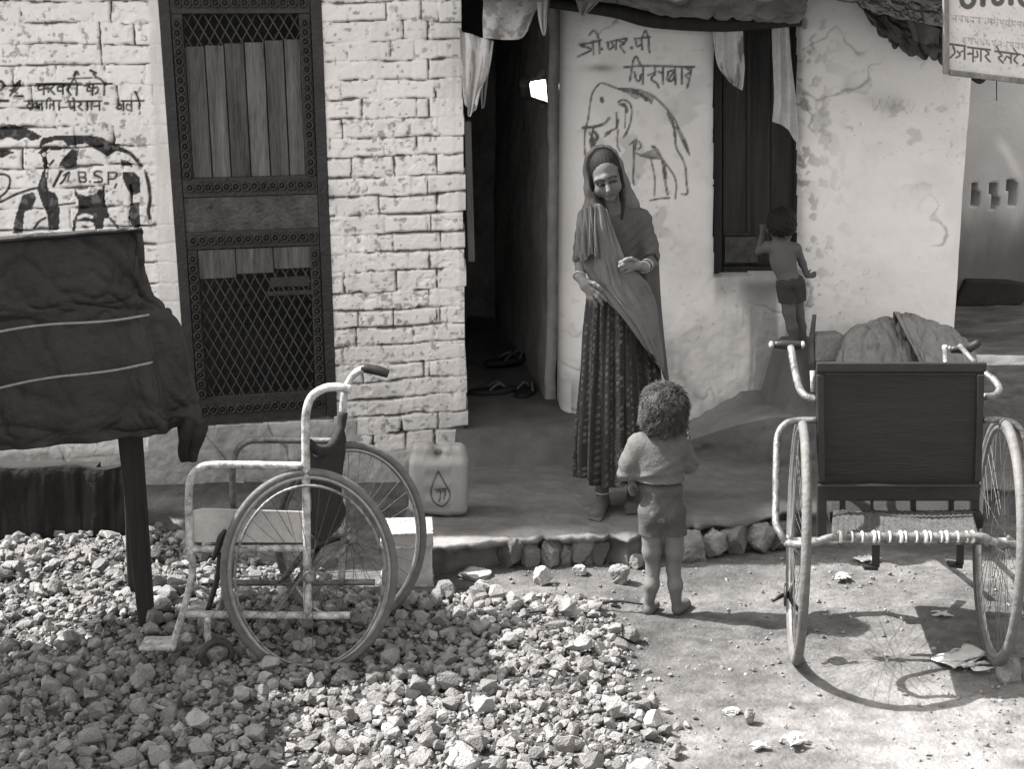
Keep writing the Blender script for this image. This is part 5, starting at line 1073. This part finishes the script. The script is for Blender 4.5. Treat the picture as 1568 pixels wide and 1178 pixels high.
s.cone(tm(985, 682, .0), tm(1031, 680, .0), .036, .036, .02); s.ell(tm(1009, 710, .0), (.074, .055, .09), .03); s.ell(tm(1012, 770, .0), (.061, .054, .075), .03)
for px in (1000, 1026): s.ell(tm(px, 788, -.028), (.036, .036, .045), .02)
s.chain([tm(978, 682, .0), tm(965, 712, -.005), tm(963, 732, .01)], [.027, .021, .015], .01); s.ell(tm(966, 742, .018), (.010, .012, .017), .008)
for i, (dx, l) in enumerate(((0, 12), (2.5, 14), (5, 13), (7, 11))): s.chain([tm(963+dx, 746, .016+.004*i), tm(964+dx, 752, .022+.004*i), tm(966+dx, 746+l, .03+.003*i)], [.0048, .0046, .004], .003)
s.chain([tm(970, 739, .01), tm(975, 746, .014), tm(976, 751, .022)], [.0055, .005, .0042], .003)
s.chain([tm(1040, 684, .0), tm(1056, 716, .03), tm(1050, 682, .09)], [.027, .022, .015], .01); s.ell(tm(1049, 674, .095), (.013, .014, .017), .008)
for i in range(4): s.chain([tm(1044+3*i, 670, .095), tm(1043+3*i, 663, .10), tm(1041+2.5*i, 659, .092)], [.005, .0048, .0042], .003)
s.chain([tm(1054, 676, .085), tm(1056, 669, .085), tm(1053, 664, .085)], [.0055, .005, .0042], .003)
s.chain([tm(999, 790, .0), tm(998, 845, .0), tm(1000, 872, .004), tm(998, 896, -.006), tm(993, 930, .004)], [.044, .032, .0235, .0255, .0155], .014)
s.chain([tm(1029, 790, .0), tm(1033, 845, .0), tm(1031, 872, .004), tm(1034, 896, -.006), tm(1036, 932, .0)], [.044, .032, .0235, .0255, .0155], .014)
h1 = tm(993, 936, .0); h1[2] = g0+.017; toes(s, h1, h1+np.array([-.004, .07, .0]), .019, .021, .010, side=-1); s.cone(h1, h1+np.array([.03, .045, 0]), .018, .015, .012)
h2 = tm(1037, 938, .0); h2[2] = g0+.017; toes(s, h2, h2+np.array([.03, .062, .0]), .019, .021, .010)
def ttone(V):
    px, py = proj(V); return 1.15-.35*sst(.12, .0, V[:, 2]-g0)+.25*(fbm(V[:, 0]*14, V[:, 2]*14, 321)-.5)
s.build('body', M_skin, tod, ttone)
s = SDF((.38, DK-.14, .60), (.68, DK+.16, .90), .0038)
s.ell(tm(1016, 625, -.008), (.073, .078, .075), .01); s.ell(tm(996, 642, .0), (.034, .045, .05), .03); s.ell(tm(1012, 650, -.02), (.05, .045, .04), .03)
rg_ = np.random.default_rng(5)
s.ell(tm(1038, 650, .095), (.05, .06, .055), .008, sub=True); s.ell(tm(1008, 680, .01), (.06, .07, .035), .01, sub=True)
s.disp(lambda X, Y, Z: .007*np.sin(X*60+2*np.sin(Z*50))*np.sin(Z*55+2*np.sin(Y*40))+.002*np.sin(X*190+3*np.sin(Z*90))+.0025*np.sin(X*420+Z*300)); s.build('hair', M_hairl, tod)
m = MB(); hc2 = tm(1017, 624, -.008)
for q in range(2600):
    a = rg_.uniform(0, 6.28); b = rg_.uniform(-.55, 1.5); n_ = np.array([math.cos(a)*math.cos(b), math.sin(a)*math.cos(b), math.sin(b)])
    if n_[1] > .55 and n_[0] > .1 and n_[2] < .3: continue
    p = hc2+n_*np.array([.073, .078, .075]); dn = np.array([.9*math.sin(a*4+b*3), .9*math.cos(a*3-b*4), -1.0])+rg_.normal(size=3)*.22; dn -= n_*(dn@n_); dn /= np.linalg.norm(dn)+1e-6; sd_ = np.cross(n_, dn); L_ = rg_.uniform(.03, .055)+(.03 if n_[2] < .1 else 0); w_ = rg_.uniform(-1, 1)
    m.tube([p-n_*.004, p+dn*L_*.35+n_*.007+sd_*.006*w_, p+dn*L_*.7+n_*.006-sd_*.006*w_, p+dn*L_+n_*rg_.uniform(-.002, .012)+sd_*.005*w_], [.0012, .0012, .0010, .0005], 3, 2, cap=False)
m.build('hair_curls', M_hairl, tod, True)
s = SDF((.34, DK-.14, .50), (.70, DK+.14, .78), .0038)
s.cone(tm(985, 682, .0), tm(1031, 680, .0), .044, .043, .02); s.ell(tm(1009, 708, .0), (.092, .070, .098), .03); s.ell(tm(1012, 740, -.004), (.086, .072, .042), .03)
s.chain([tm(977, 682, .0), tm(966, 708, -.002), tm(961, 725, .002)], [.040, .037, .036], .018); s.chain([tm(1041, 684, .0), tm(1056, 712, .03)], [.037, .034], .014)
s.ell(tm(1010, 662, .005), (.036, .045, .022), .008, sub=True); s.ell(tm(961, 734, .0), (.028, .03, .014), .004, sub=True); s.ell(tm(1060, 722, .036), (.022, .03, .016), .004, sub=True); s.ell(tm(1012, 768, .0), (.11, .1, .026), .004, sub=True)
s.disp(lambda X, Y, Z: .0035*np.exp(-((Z-.56-.5*(X-.52))/.012)**2)*-1+.003*np.exp(-((Z-.60+.7*(X-.56))/.010)**2)-.003*np.exp(-((Z-.535-.15*(X-.5))/.009)**2)+.0008*np.sin(Z*150+X*210)); s.build('shirt', M_shirt, tod)
s = SDF((.40, DK-.13, .30), (.68, DK+.13, .56), .0038)
s.ell(tm(1013, 762, .0), (.069, .063, .085), .03); s.ell(tm(1013, 746, .0), (.074, .064, .034), .02)
for px in (1000, 1027): s.ell(tm(px, 787, -.024), (.039, .041, .05), .02)
s.chain([tm(999, 785, .0), tm(998, 850, .0)], [.050, .046], .02); s.chain([tm(1029, 785, .0), tm(1033, 850, .0)], [.050, .046], .012)
s.cut(lambda X, Y, Z: (tm(1015, 842)[2]+.004*np.sin(X*60))-Z); s.cut(lambda X, Y, Z: Z-tm(1015, 734)[2]+0*X); s.disp(lambda X, Y, Z: .0016*np.sin(X*70+Z*45)+.0008*np.sin(Z*90-X*110)); s.build('shorts', M_short, tod)

# ---------------------------------------------------------------- small child climbing at the window
DC = 6.98
def cm(px, py, dy=0.0): return W(px, py, DC+dy)
fz_ = cm(1224, 532)[2]
chi = thing('person', cm(1212, 532), 'small bare-backed child in dark shorts leaning on the window sill of the hut', 'person')
lo = np.minimum(cm(1155, 530, -.16), cm(1260, 310, .2)); hi = np.maximum(cm(1155, 530, -.16), cm(1260, 310, .2)); lo[1] = DC-.16; hi[1] = DC+.22; lo[2] -= .03; hi[2] += .03
s = SDF(lo, hi, .0036); k = pxs(DC, 400)
s.ell(cm(1197, 345, .0), (.058, .066, .066), .01); s.ell(cm(1197, 358, .04), (.045, .045, .042), .015); s.cone(cm(1197, 356, .085), cm(1197, 360, .09), .007, .009, .005); s.ell(cm(1176, 352, .01), (.006, .011, .015), .004); s.ell(cm(1218, 352, .01), (.006, .011, .015), .004)
s.cone(cm(1196, 362, .0), cm(1196, 378, .0), .028, .032, .014); s.cone(cm(1176, 378, .0), cm(1217, 380, .0), .026, .026, .02); s.ell(cm(1198, 396, .0), (.056, .045, .062), .025); s.ell(cm(1203, 412, .0), (.047, .042, .05), .03); s.ell(cm(1208, 428, -.004), (.046, .046, .042), .025)
s.chain([cm(1175, 378, .0), cm(1163, 384, .05), cm(1167, 360, .10)], [.021, .017, .012], .01); s.ell(cm(1168, 353, .105), (.011, .010, .014), .006)
for i in range(4): s.cone(cm(1165+2.1*i, 349, .108), cm(1164+2.5*i, 343+abs(i-1.5), .112), .0042, .0036, .003)
s.cone(cm(1171, 354, .105), cm(1175, 350, .108), .0045, .0038, .003)
s.chain([cm(1220, 382, .0), cm(1229, 404, .03), cm(1236, 422, .03)], [.021, .016, .012], .01); s.ell(cm(1240, 422, .025), (.014, .010, .011), .006)
for i in range(4): s.cone(cm(1243, 418.5+2.3*i, .024), cm(1250-abs(i-1.5)*1.2, 416+2.6*i, .020), .0042, .0036, .003)
s.cone(cm(1238, 418, .02), cm(1241, 413, .016), .0045, .0038, .003)
s.chain([cm(1203, 432, .0), cm(1208, 478, .0), cm(1213, 502, .0), cm(1218, 528, .0)], [.038, .027, .024, .015], .012); s.chain([cm(1217, 432, .01), cm(1222, 480, .05), cm(1226, 500, .06), cm(1231, 525, .05)], [.038, .026, .023, .015], .012)
for a, b in ((cm(1218, 532, .0), cm(1217, 534, .06)), (cm(1231, 529, .05), cm(1233, 530, .11))): a[2] = fz_+.014; b[2] = fz_+.012; toes(s, a, b, .015, .016, .008)
s.build('body', M_skin, chi, lambda V: .72+.2*fbm(V[:, 0]*12, V[:, 2]*12, 331))
s = SDF(lo, hi, .0042); s.ell(cm(1197, 341, -.008), (.066, .070, .070), .01); s.ell(cm(1197, 362, .085), (.05, .06, .055), .006, sub=True)
s.disp(lambda X, Y, Z: .0012*np.sin(X*310+3*np.sin(Z*80))+.001*np.sin(Z*240+X*100)); s.build('hair', M_hair, chi)
s = SDF(lo, hi, .004); s.ell(cm(1209, 432, -.004), (.055, .053, .040), .02); s.chain([cm(1204, 436, .0), cm(1207, 462, .0)], [.046, .040], .012); s.chain([cm(1217, 436, .01), cm(1221, 462, .035)], [.046, .039], .012)
s.cut(lambda X, Y, Z: cm(1210, 463)[2]-Z+0*X); s.cut(lambda X, Y, Z: Z-cm(1210, 420)[2]+0*X); s.disp(lambda X, Y, Z: .002*np.sin(X*140+Z*60)); s.build('shorts', mat('dark_shorts', .04, .25, 12, .9, .35, 120), chi)
# ================================================================ rags and sheets hanging from the eaves
def printed(sd, lo=.55, k=.75): return lambda u, v: 1-k*sst(.52, .62, fbm(u*7, v*8, sd, 3))*.5-.25*fbm(u*3, v*3, sd+1)
GR = 'rags hanging from the eaves'
def rag(name, rows, m, label, cat='cloth', tone=None, fold=None, n=40, thick=.003):
    A = np.array([r for r in rows]); o = sheet(name, rows, m, None, n, n, thick, fold or (lambda u, v: .010*np.sin(u*14+v*3)+.012*(fbm(u*5, v*4, 400)-.5)), origin=A.reshape(-1, 3)[0], tone=tone or (lambda u, v: np.ones_like(u)))
    return setp(o, label, cat, GR)
rag('hanging_rag', [P_(6.92, (738, -40), (772, -42), (806, -40), (836, -38)), P_(6.90, (740, 0), (775, 2), (806, 0), (832, -4)), P_(6.88, (739, 30), (772, 32), (800, 30), (818, 20)), P_(6.87, (740, 58), (766, 60), (793, 60), (808, 48))], M_rag, 'pale printed rag hanging highest over the passage doorway', tone=printed(401))
rag('hanging_rag', [P_(6.86, (822, -30), (831, -32), (840, -30)), P_(6.86, (823, 10), (831, 12), (838, 8)), P_(6.86, (826, 34), (832, 36), (837, 32)), P_(6.86, (831, 52), (833, 54), (835, 51))], M_rag, 'narrow pointed strip of white cloth beside the printed rag', n=20)
rag('hanging_rag', [P_(6.90, (704, 46), (722, 52), (740, 58), (756, 62)), P_(6.88, (706, 90), (722, 96), (738, 100), (750, 104)), P_(6.87, (708, 130), (720, 140), (730, 138), (740, 128)), P_(6.86, (713, 160), (718, 178), (724, 172), (728, 150))], M_rag, 'long torn white cloth hanging by the end of the brick wall', tone=lambda u, v: 1-.5*sst(.52, .6, fbm(u*9, v*2.2, 410))*.9)
rag('hanging_rag', [P_(6.9, (742, 98), (746, 62), (754, 62)), P_(6.9, (736, 130), (742, 130), (748, 110)), P_(6.9, (738, 166), (740, 166), (742, 160))], M_graycloth, 'grey frayed shred behind the long torn white cloth', n=20)
def Q2(off, *p): return [W2.at(a, b, off) for a, b in p]
rag('hanging_rag', [Q2(.10, (1090, 30), (1110, 30), (1138, 34)), Q2(.10, (1094, 70), (1116, 72), (1139, 72)), Q2(.11, (1100, 100), (1120, 104), (1140, 104)), Q2(.11, (1116, 124), (1126, 132), (1136, 138))], M_rag, 'striped triangular cloth tied at the top left of the shuttered window', tone=lambda u, v: .85-.45*sst(.50, .60, fbm(u*9+v*2, v*3, 420, 3)))
rag('hanging_rag', [Q2(.08, (1182, 26), (1196, 28), (1208, 30)), Q2(.09, (1184, 90), (1200, 92), (1212, 90)), Q2(.09, (1186, 150), (1204, 155), (1218, 150)), Q2(.09, (1183, 186), (1204, 196), (1222, 222))], M_rag, 'long plain pale cloth hanging at the right of the shuttered window', tone=lambda u, v: .92-.25*fbm(u*4, v*4, 425))
rag('hanging_rag', [Q2(.22, (872, -30), (900, -32), (936, -30)), Q2(.22, (880, -8), (900, -6), (926, -8)), Q2(.22, (888, 20), (893, 24), (900, 18))], M_graycloth, 'grey pointed scrap over the written slogan on the hut', n=20, tone=lambda u, v: 1.6+0*u)
rag('roof_plastic', [Q2(.30, (1300, -30), (1350, -40), (1400, -40), (1450, -40)), Q2(.30, (1312, -4), (1352, -2), (1400, 2), (1448, 8)), Q2(.28, (1320, 12), (1352, 22), (1400, 32), (1446, 40))], M_graycloth, 'crumpled sheet of grey plastic sagging from the roof edge near the sign', 'plastic sheet', tone=lambda u, v: 1.3+.8*fbm(u*6, v*5, 430), n=80, fold=lambda u, v: .04*((1-np.abs(2*fbm(u*6, v*5, 430+50, 3)-1))**4-.3)+.02*(fbm(u*12, v*9, 430+60)-.5))
rag('roof_plastic', [Q2(.42, (1358, -30), (1400, -34), (1450, -30)), Q2(.42, (1360, 6), (1400, 2), (1448, 6)), Q2(.42, (1380, 26), (1412, 34), (1446, 36))], M_graycloth, 'lighter folded flap of plastic lying over the grey sheet', 'plastic sheet', tone=lambda u, v: 2.1-.6*fbm(u*6, v*5, 431), n=80, fold=lambda u, v: .04*((1-np.abs(2*fbm(u*6, v*5, 431+50, 3)-1))**4-.3)+.02*(fbm(u*12, v*9, 431+60)-.5))
rag('roof_sacking', [Q2(.16, (1300, -20), (1360, -10), (1450, 0)), Q2(.17, (1330, 30), (1380, 46), (1450, 66)), Q2(.12, (1360, 66), (1400, 84), (1450, 98))], mat('dark_sacking', .09, .4, 8, .95, .5, 60), 'dark sacking tucked under the roof edge behind the sign', 'sacking', n=90, fold=lambda u, v: .05*((1-np.abs(2*fbm(u*5, v*4, 433, 3)-1))**4-.3)+.03*(fbm(u*9, v*6, 432)-.5))
rag('roof_sacking', [Q2(.24, (1385, 22), (1400, 30), (1440, 44)), Q2(.24, (1394, 44), (1410, 52), (1438, 60)), Q2(.23, (1398, 60), (1414, 66), (1436, 66))], M_graycloth, 'small grey tongue of sacking below the plastic flap', 'sacking', n=20, tone=lambda u, v: .6+0*u)

# ================================================================ sign board
DG = 6.4
sg = thing('sign_board', W(1500, 118, DG), 'framed white sign board with black painted lettering hanging from the roof edge', 'sign')
LT = Paint()
def ln(w, *p): LT.line(p, w)
ln(8, (1474, -22), (1473, 2), (1482, 10), (1491, 2), (1491, -22)); ln(9, (1505, -22), (1505, 6)); ln(8, (1520, -22), (1522, 2), (1532, 4), (1536, -8), (1536, -22)); ln(9, (1548, -22), (1548, 4)); ln(8, (1562, -22), (1562, 0), (1572, 8), (1584, 0))
ln(3.4, (1454, 67), (1478, 70)); ln(3, (1459, 70), (1462, 80), (1455, 88)); ln(3, (1466, 78), (1470, 84), (1464, 88)); ln(3, (1477, 70), (1477, 90)); ln(2.6, (1470, 80), (1477, 76))
ln(3.4, (1482, 72), (1516, 76)); ln(3, (1490, 74), (1490, 94)); ln(3, (1482, 82), (1490, 82)); ln(3, (1502, 76), (1502, 93)); ln(3, (1496, 78), (1497, 86), (1493, 87)); ln(3, (1509, 76), (1514, 82), (1509, 86), (1516, 94))
ln(3.4, (1524, 78), (1562, 83)); ln(3, (1530, 80), (1534, 85), (1529, 88), (1536, 96)); ln(2.8, (1530, 78), (1526, 71)); ln(3, (1548, 82), (1548, 96)); ln(2.8, (1538, 92), (1542, 86), (1547, 90)); ln(3, (1558, 84), (1553, 91), (1558, 97)); ln(2.6, (1558, 82), (1552, 74)); ln(3, (1566, 84), (1572, 92), (1566, 100))
FL = Paint()
for r_, (y0, x0, n) in enumerate(((26, 1459, 13), (56, 1474, 11))):
    for k_ in range(n):
        x = x0+k_*9.0; y = y0+.1*(x-1460)-(3 if r_ == 0 else 0); FL.line([(x, y), (x+7, y+.7)], 1.6); FL.line([(x+5, y), (x+5, y+9)], 1.8); FL.line([(x+1, y+1), (x+(k_ % 3), y+6), (x+4, y+5+(k_ % 2)*2)], 1.6)
us = np.linspace(0, 1, 210); vs = np.linspace(0, 1, 230); U, Vv = np.meshgrid(us, vs, indexing='ij')
c4 = [np.array(W(*p, DG)) for p in ((1447, -60), (1640, -40), (1640, 130), (1448, 108))]
Pg = (c4[0]*(1-U[..., None])+c4[1]*U[..., None])*(1-Vv[..., None])+(c4[3]*(1-U[..., None])+c4[2]*U[..., None])*Vv[..., None]
px, py = proj(Pg); lt = np.maximum(LT.eval(px, py, .8), .62*FL.eval(px, py, .8)*sst(.3, .5, fbm(px*.2, py*.2, 440)))
tn = (1-.85*lt)*(1-.25*fbm(px*.05, py*.05, 441))*(1-.4*sst(.68, .75, fbm(px*.3, py*.3, 442)))
fc = np.array(grid_faces(210, 230)); Vf = Pg.reshape(-1, 3); tnf = tn.ravel(); lm = (lt.ravel() > .03)[fc].max(1)
M_sign = mat('enamel_sign', .62, .1, 9, .55, .15, 40, attr=True)
for nm, f in (('panel', fc[~lm]), ('lettering', fc[lm])):
    a, b, c = compact(Vf, f, tnf); mesh(nm, a, b, M_sign, sg, True, tone=c)
m = MB(); m.quadslab([p+np.array([0, .004, 0]) for p in (c4[3], c4[2], c4[1], c4[0])], .012, (0, -1, 0)); m.build('backing', M_wood_dark, sg)
m = MB(); o = np.array([0, -.008, 0])
m.bar(c4[0]+o, c4[3]+o+np.array([0, 0, -.012]), .025, .022); m.bar(c4[3]+o+np.array([.012, 0, -.006]), c4[2]+o+np.array([0, 0, -.006]), .025, .022); m.bar(c4[1]+o, c4[2]+o, .025, .022)
m.build('frame', mat('weathered_frame', .16, .5, 8, .8, .4, 30, stretch=(2, 2, 1)), sg, bevel=.004)
m = MB(); m.tube([W(1490, 118, DG+.03), W(1500, 124, DG+.03), W(1508, 118, DG+.03)], .012, 8, 3); m.build('bracket', M_blk, sg, True)
m = MB(); m.tube([W(1526, 120, DG+.02), W(1526, 154, DG+.02)], .0022, 6); m.build('wire', M_blk, sg)
for xx in (1456, 1600):
    m = MB(); m.tube([W(xx, -50, DG+.02), W(xx, -50, DG+.02)+np.array([0, .05, .16])], .006, 6); m.build('hanger', M_blk, sg)

# ================================================================ sacks and odds on the bench
M_sack = mat('burlap', .23, .25, 10, .95, .6, 160)
def sack(rows, sd, label, amp=1.0):
    def f(u, v):
        r = 1-np.abs(2*fbm(u*5+v*2, v*4-u*1.5, 700+sd, 3)-1); r3 = 1-np.abs(2*fbm(u*9-v*3, v*8, 730+sd, 3)-1); return amp*(.016*(r**8-.2)+.02*(fbm(u*3, v*3, 710+sd)-.5)+.012*(r3**9-.15)+.004*(fbm(u*30, v*30, 740+sd)-.5))*sst(.0, .1, u)*sst(1, .9, u)
    o = sheet('sack', rows, M_sack, None, 70, 60, .006, f, origin=np.array(rows[-1][2])); return setp(o, label, 'sack', 'burlap sacks on the bench')
sack([P_(7.02, (1282, 620), (1300, 600), (1340, 590), (1380, 600), (1400, 620)), P_(6.98, (1284, 560), (1304, 520), (1340, 505), (1376, 505), (1394, 540)), P_(6.9, (1282, 548), (1302, 506), (1340, 492), (1374, 490), (1394, 512)), P_(6.80, (1278, 566), (1298, 530), (1340, 520), (1380, 520), (1402, 546)), P_(6.74, (1270, 620), (1292, 610), (1340, 606), (1386, 608), (1410, 620))], 1, 'rounded burlap sack on the left of the pair behind the tricycle back')
sack([P_(7.02, (1384, 600), (1400, 580), (1440, 580), (1480, 590), (1500, 620)), P_(6.96, (1372, 520), (1396, 500), (1430, 508), (1466, 520), (1492, 560)), P_(6.86, (1368, 478), (1392, 482), (1430, 494), (1466, 508), (1492, 536)), P_(6.74, (1384, 506), (1402, 514), (1436, 524), (1470, 536), (1496, 556)), P_(6.68, (1410, 560), (1420, 566), (1444, 568), (1474, 570), (1500, 580)), P_(6.66, (1412, 620), (1424, 620), (1446, 620), (1476, 620), (1502, 625))], 4, 'slumped burlap sack with a sharp raised fold, on the right of the pair')
st = MB(); st.tube([W(1242, 560, 6.85), W(1243, 520, 6.86), W(1247, 482, 6.87)], [.016, .013, .009], 9, 4); o = st.build('wooden_stick', M_plank, None, True, origin=W(1242, 560, 6.85)); setp(o, 'short upright stick leaning against the corner of the window wall', 'stick')
bk = MB(); c = W(1266, 532, 6.88); bk.box((c[0], 6.9, c[2]), .13, .10, .12, .2); o = bk.build('mud_brick', M_cement, None, bevel=.012, origin=c); setp(o, 'rough grey mud block beside the upright stick', 'block')
xs_m = np.linspace(.78, 1.62, 90); ys_m = np.linspace(6.62, 7.34, 80); Xm, Ym = np.meshgrid(xs_m, ys_m, indexing='ij')
dm = np.hypot((Xm-1.27)/.21, (Ym-7.16)/.40)+.35*(fbm(Xm*4, Ym*4, 750)-.5); Zm = .10+.50*sst(1.05, .32, dm)+.05*(fbm(Xm*8, Ym*8, 751, 4)-.5)*sst(1.2, .6, dm)+.03*(fbm(Xm*25, Ym*25, 752, 3)-.5)
mm_ = mesh('mud_mound', np.stack([Xm, Ym, Zm], -1).reshape(-1, 3), grid_faces(90, 80), M_mud, None, True, tone=np.clip(.9+.9*(fbm(Xm*9, Ym*9, 753, 4)-.5), .3, 1.6), origin=(1.24, 7.1, .1)); setp(mm_, 'rough heap of dried mud below the shuttered window', 'mound')
# ================================================================ footwear in the passage
M_sh = mat('sandal_rubber', .02, .3, 20, .6, .3, 60); M_sh2 = mat('sandal_strap', .10, .3, 20, .5, .3, 60)
def sandal(px, py, z, L, yaw, label, tilt=0):
    c = G(px, py, z); t = thing('sandal', c, label, 'sandal', 'sandals left in the passage'); f = np.array([math.cos(yaw), math.sin(yaw), 0]); q = np.array([-f[1], f[0], 0]); n = 16; V = []
    for zz in (0, .02):
        for k_ in range(n): a = 2*math.pi*k_/n; V.append(c+f*math.cos(a)*L/2+q*math.sin(a)*(.042-.008*math.cos(a))+np.array([0, 0, zz+.012*(math.cos(a) > .5)]))
    m = MB(); m.add(V, [tuple(range(n-1, -1, -1)), tuple(range(n, 2*n))]+[(i, (i+1) % n, (i+1) % n+n, i+n) for i in range(n)]); m.build('sole', M_sh, t, bevel=.004)
    m = MB()
    for sgn in (1, -1): m.tube([c+f*L*.28+np.array([0, 0, .02]), c+f*L*.1+q*.02*sgn+np.array([0, 0, .05]), c-f*L*.1+q*.04*sgn+np.array([0, 0, .022])], .006, 8, 5)
    m.build('strap', M_sh2, t, True)
sandal(755, 602, .26, .24, 0.15, 'thong sandal lying nearest the brick wall at the passage threshold'); sandal(806, 603, .26, .20, 1.2, 'small sandal to the right of the thong sandal on the threshold')
sandal(775, 556, .30, .24, .4, 'sandal on the deeper left side of the passage floor'); sandal(793, 553, .30, .24, .7, 'sandal with a pale strap, overlapping its neighbour deeper in the passage')
s = SDF((-.16, 7.75, .22), (.16, 8.2, .55), .007); c = G(765, 500, .32); s.ell(c+np.array([0, .0, .02]), (.11, .07, .05), .02); s.ell(c+np.array([.06, .02, .05]), (.05, .05, .05), .03); s.ell(c+np.array([-.05, .02, .06]), (.045, .05, .05), .03); s.disp(lambda X, Y, Z: .006*np.sin(X*60)*np.sin(Z*70))
o = s.build('cloth_bundle', M_curt, None, origin=c); setp(o, 'black heap of cloth at the back of the dark passage', 'cloth')
# ================================================================ litter on the ground
def scrap(px, py, w, h, label, m=None, sd=0, lift=.012):
    rows = []
    for j in range(4): rows.append([G(px+w*(i/3-.5)*(.65+.35*math.sin(j*2.7+sd*3))+w*.12*math.sin(i*2+j*1.7+sd), py+h*(j/3-.5)*(.7+.3*math.cos(i*2.3+sd))+h*.22*math.sin(i*1.9+j*2+sd*2), .012+lift*(.5+.5*math.sin(i*1.9+j*2.3+sd))) for i in range(4)])
    o = sheet('paper_scrap', rows, m or M_rag, None, 20, 20, .002, lambda u, v: .022*(fbm(u*4, v*4, 500+sd)-.5), origin=rows[0][0], tone=lambda u, v: 1.0+0*u); return setp(o, label, 'scrap', 'scraps of rubbish on the ground')
scrap(1478, 1004, 90, 26, 'crumpled white cloth scrap touching the right rear wheel of the tricycle', sd=1, lift=.02); scrap(1490, 1018, 60, 12, 'flat pale rag in front of the crumpled cloth scrap', sd=2)
scrap(1216, 1132, 44, 20, 'torn white paper near the bottom edge of the yard', sd=3, lift=.015); scrap(1166, 1142, 34, 8, 'thin white sliver of paper left of the torn paper', sd=4); scrap(1440, 940, 34, 8, 'small bright scrap inside the shade of the tricycle back', sd=5); scrap(1290, 883, 22, 9, 'pale scrap on the dust under the woven carrier', sd=6)
scrap(1330, 855, 40, 8, 'pale flake of paper by the edge behind the tricycle', sd=7); scrap(60, 1086, 90, 10, 'narrow pale scrap lying on the shaded gravel', M_graycloth, 8)
for a, b, r, lb in (((905, 926), (985, 926), .006, 'thin straight stick on the ground left of the toddler'), ((810, 938), (880, 944), .005, 'short twig lying at the edge of the gravel'), ((690, 855), (722, 842), .006, 'crooked twig near the broken left end of the platform'), ((885, 1098), (960, 1092), .005, 'dry twig lying across the gravel near its right edge')):
    m = MB(); p, q = G(*a, .035), G(*b, .035); m.tube([p, (p+q)/2+np.array([0, .01, .008]), q], [r, r*.9, r*.5], 7, 4); o = m.build('twig', M_wood_dark, None, True, origin=p); setp(o, lb, 'twig', 'twigs on the ground')
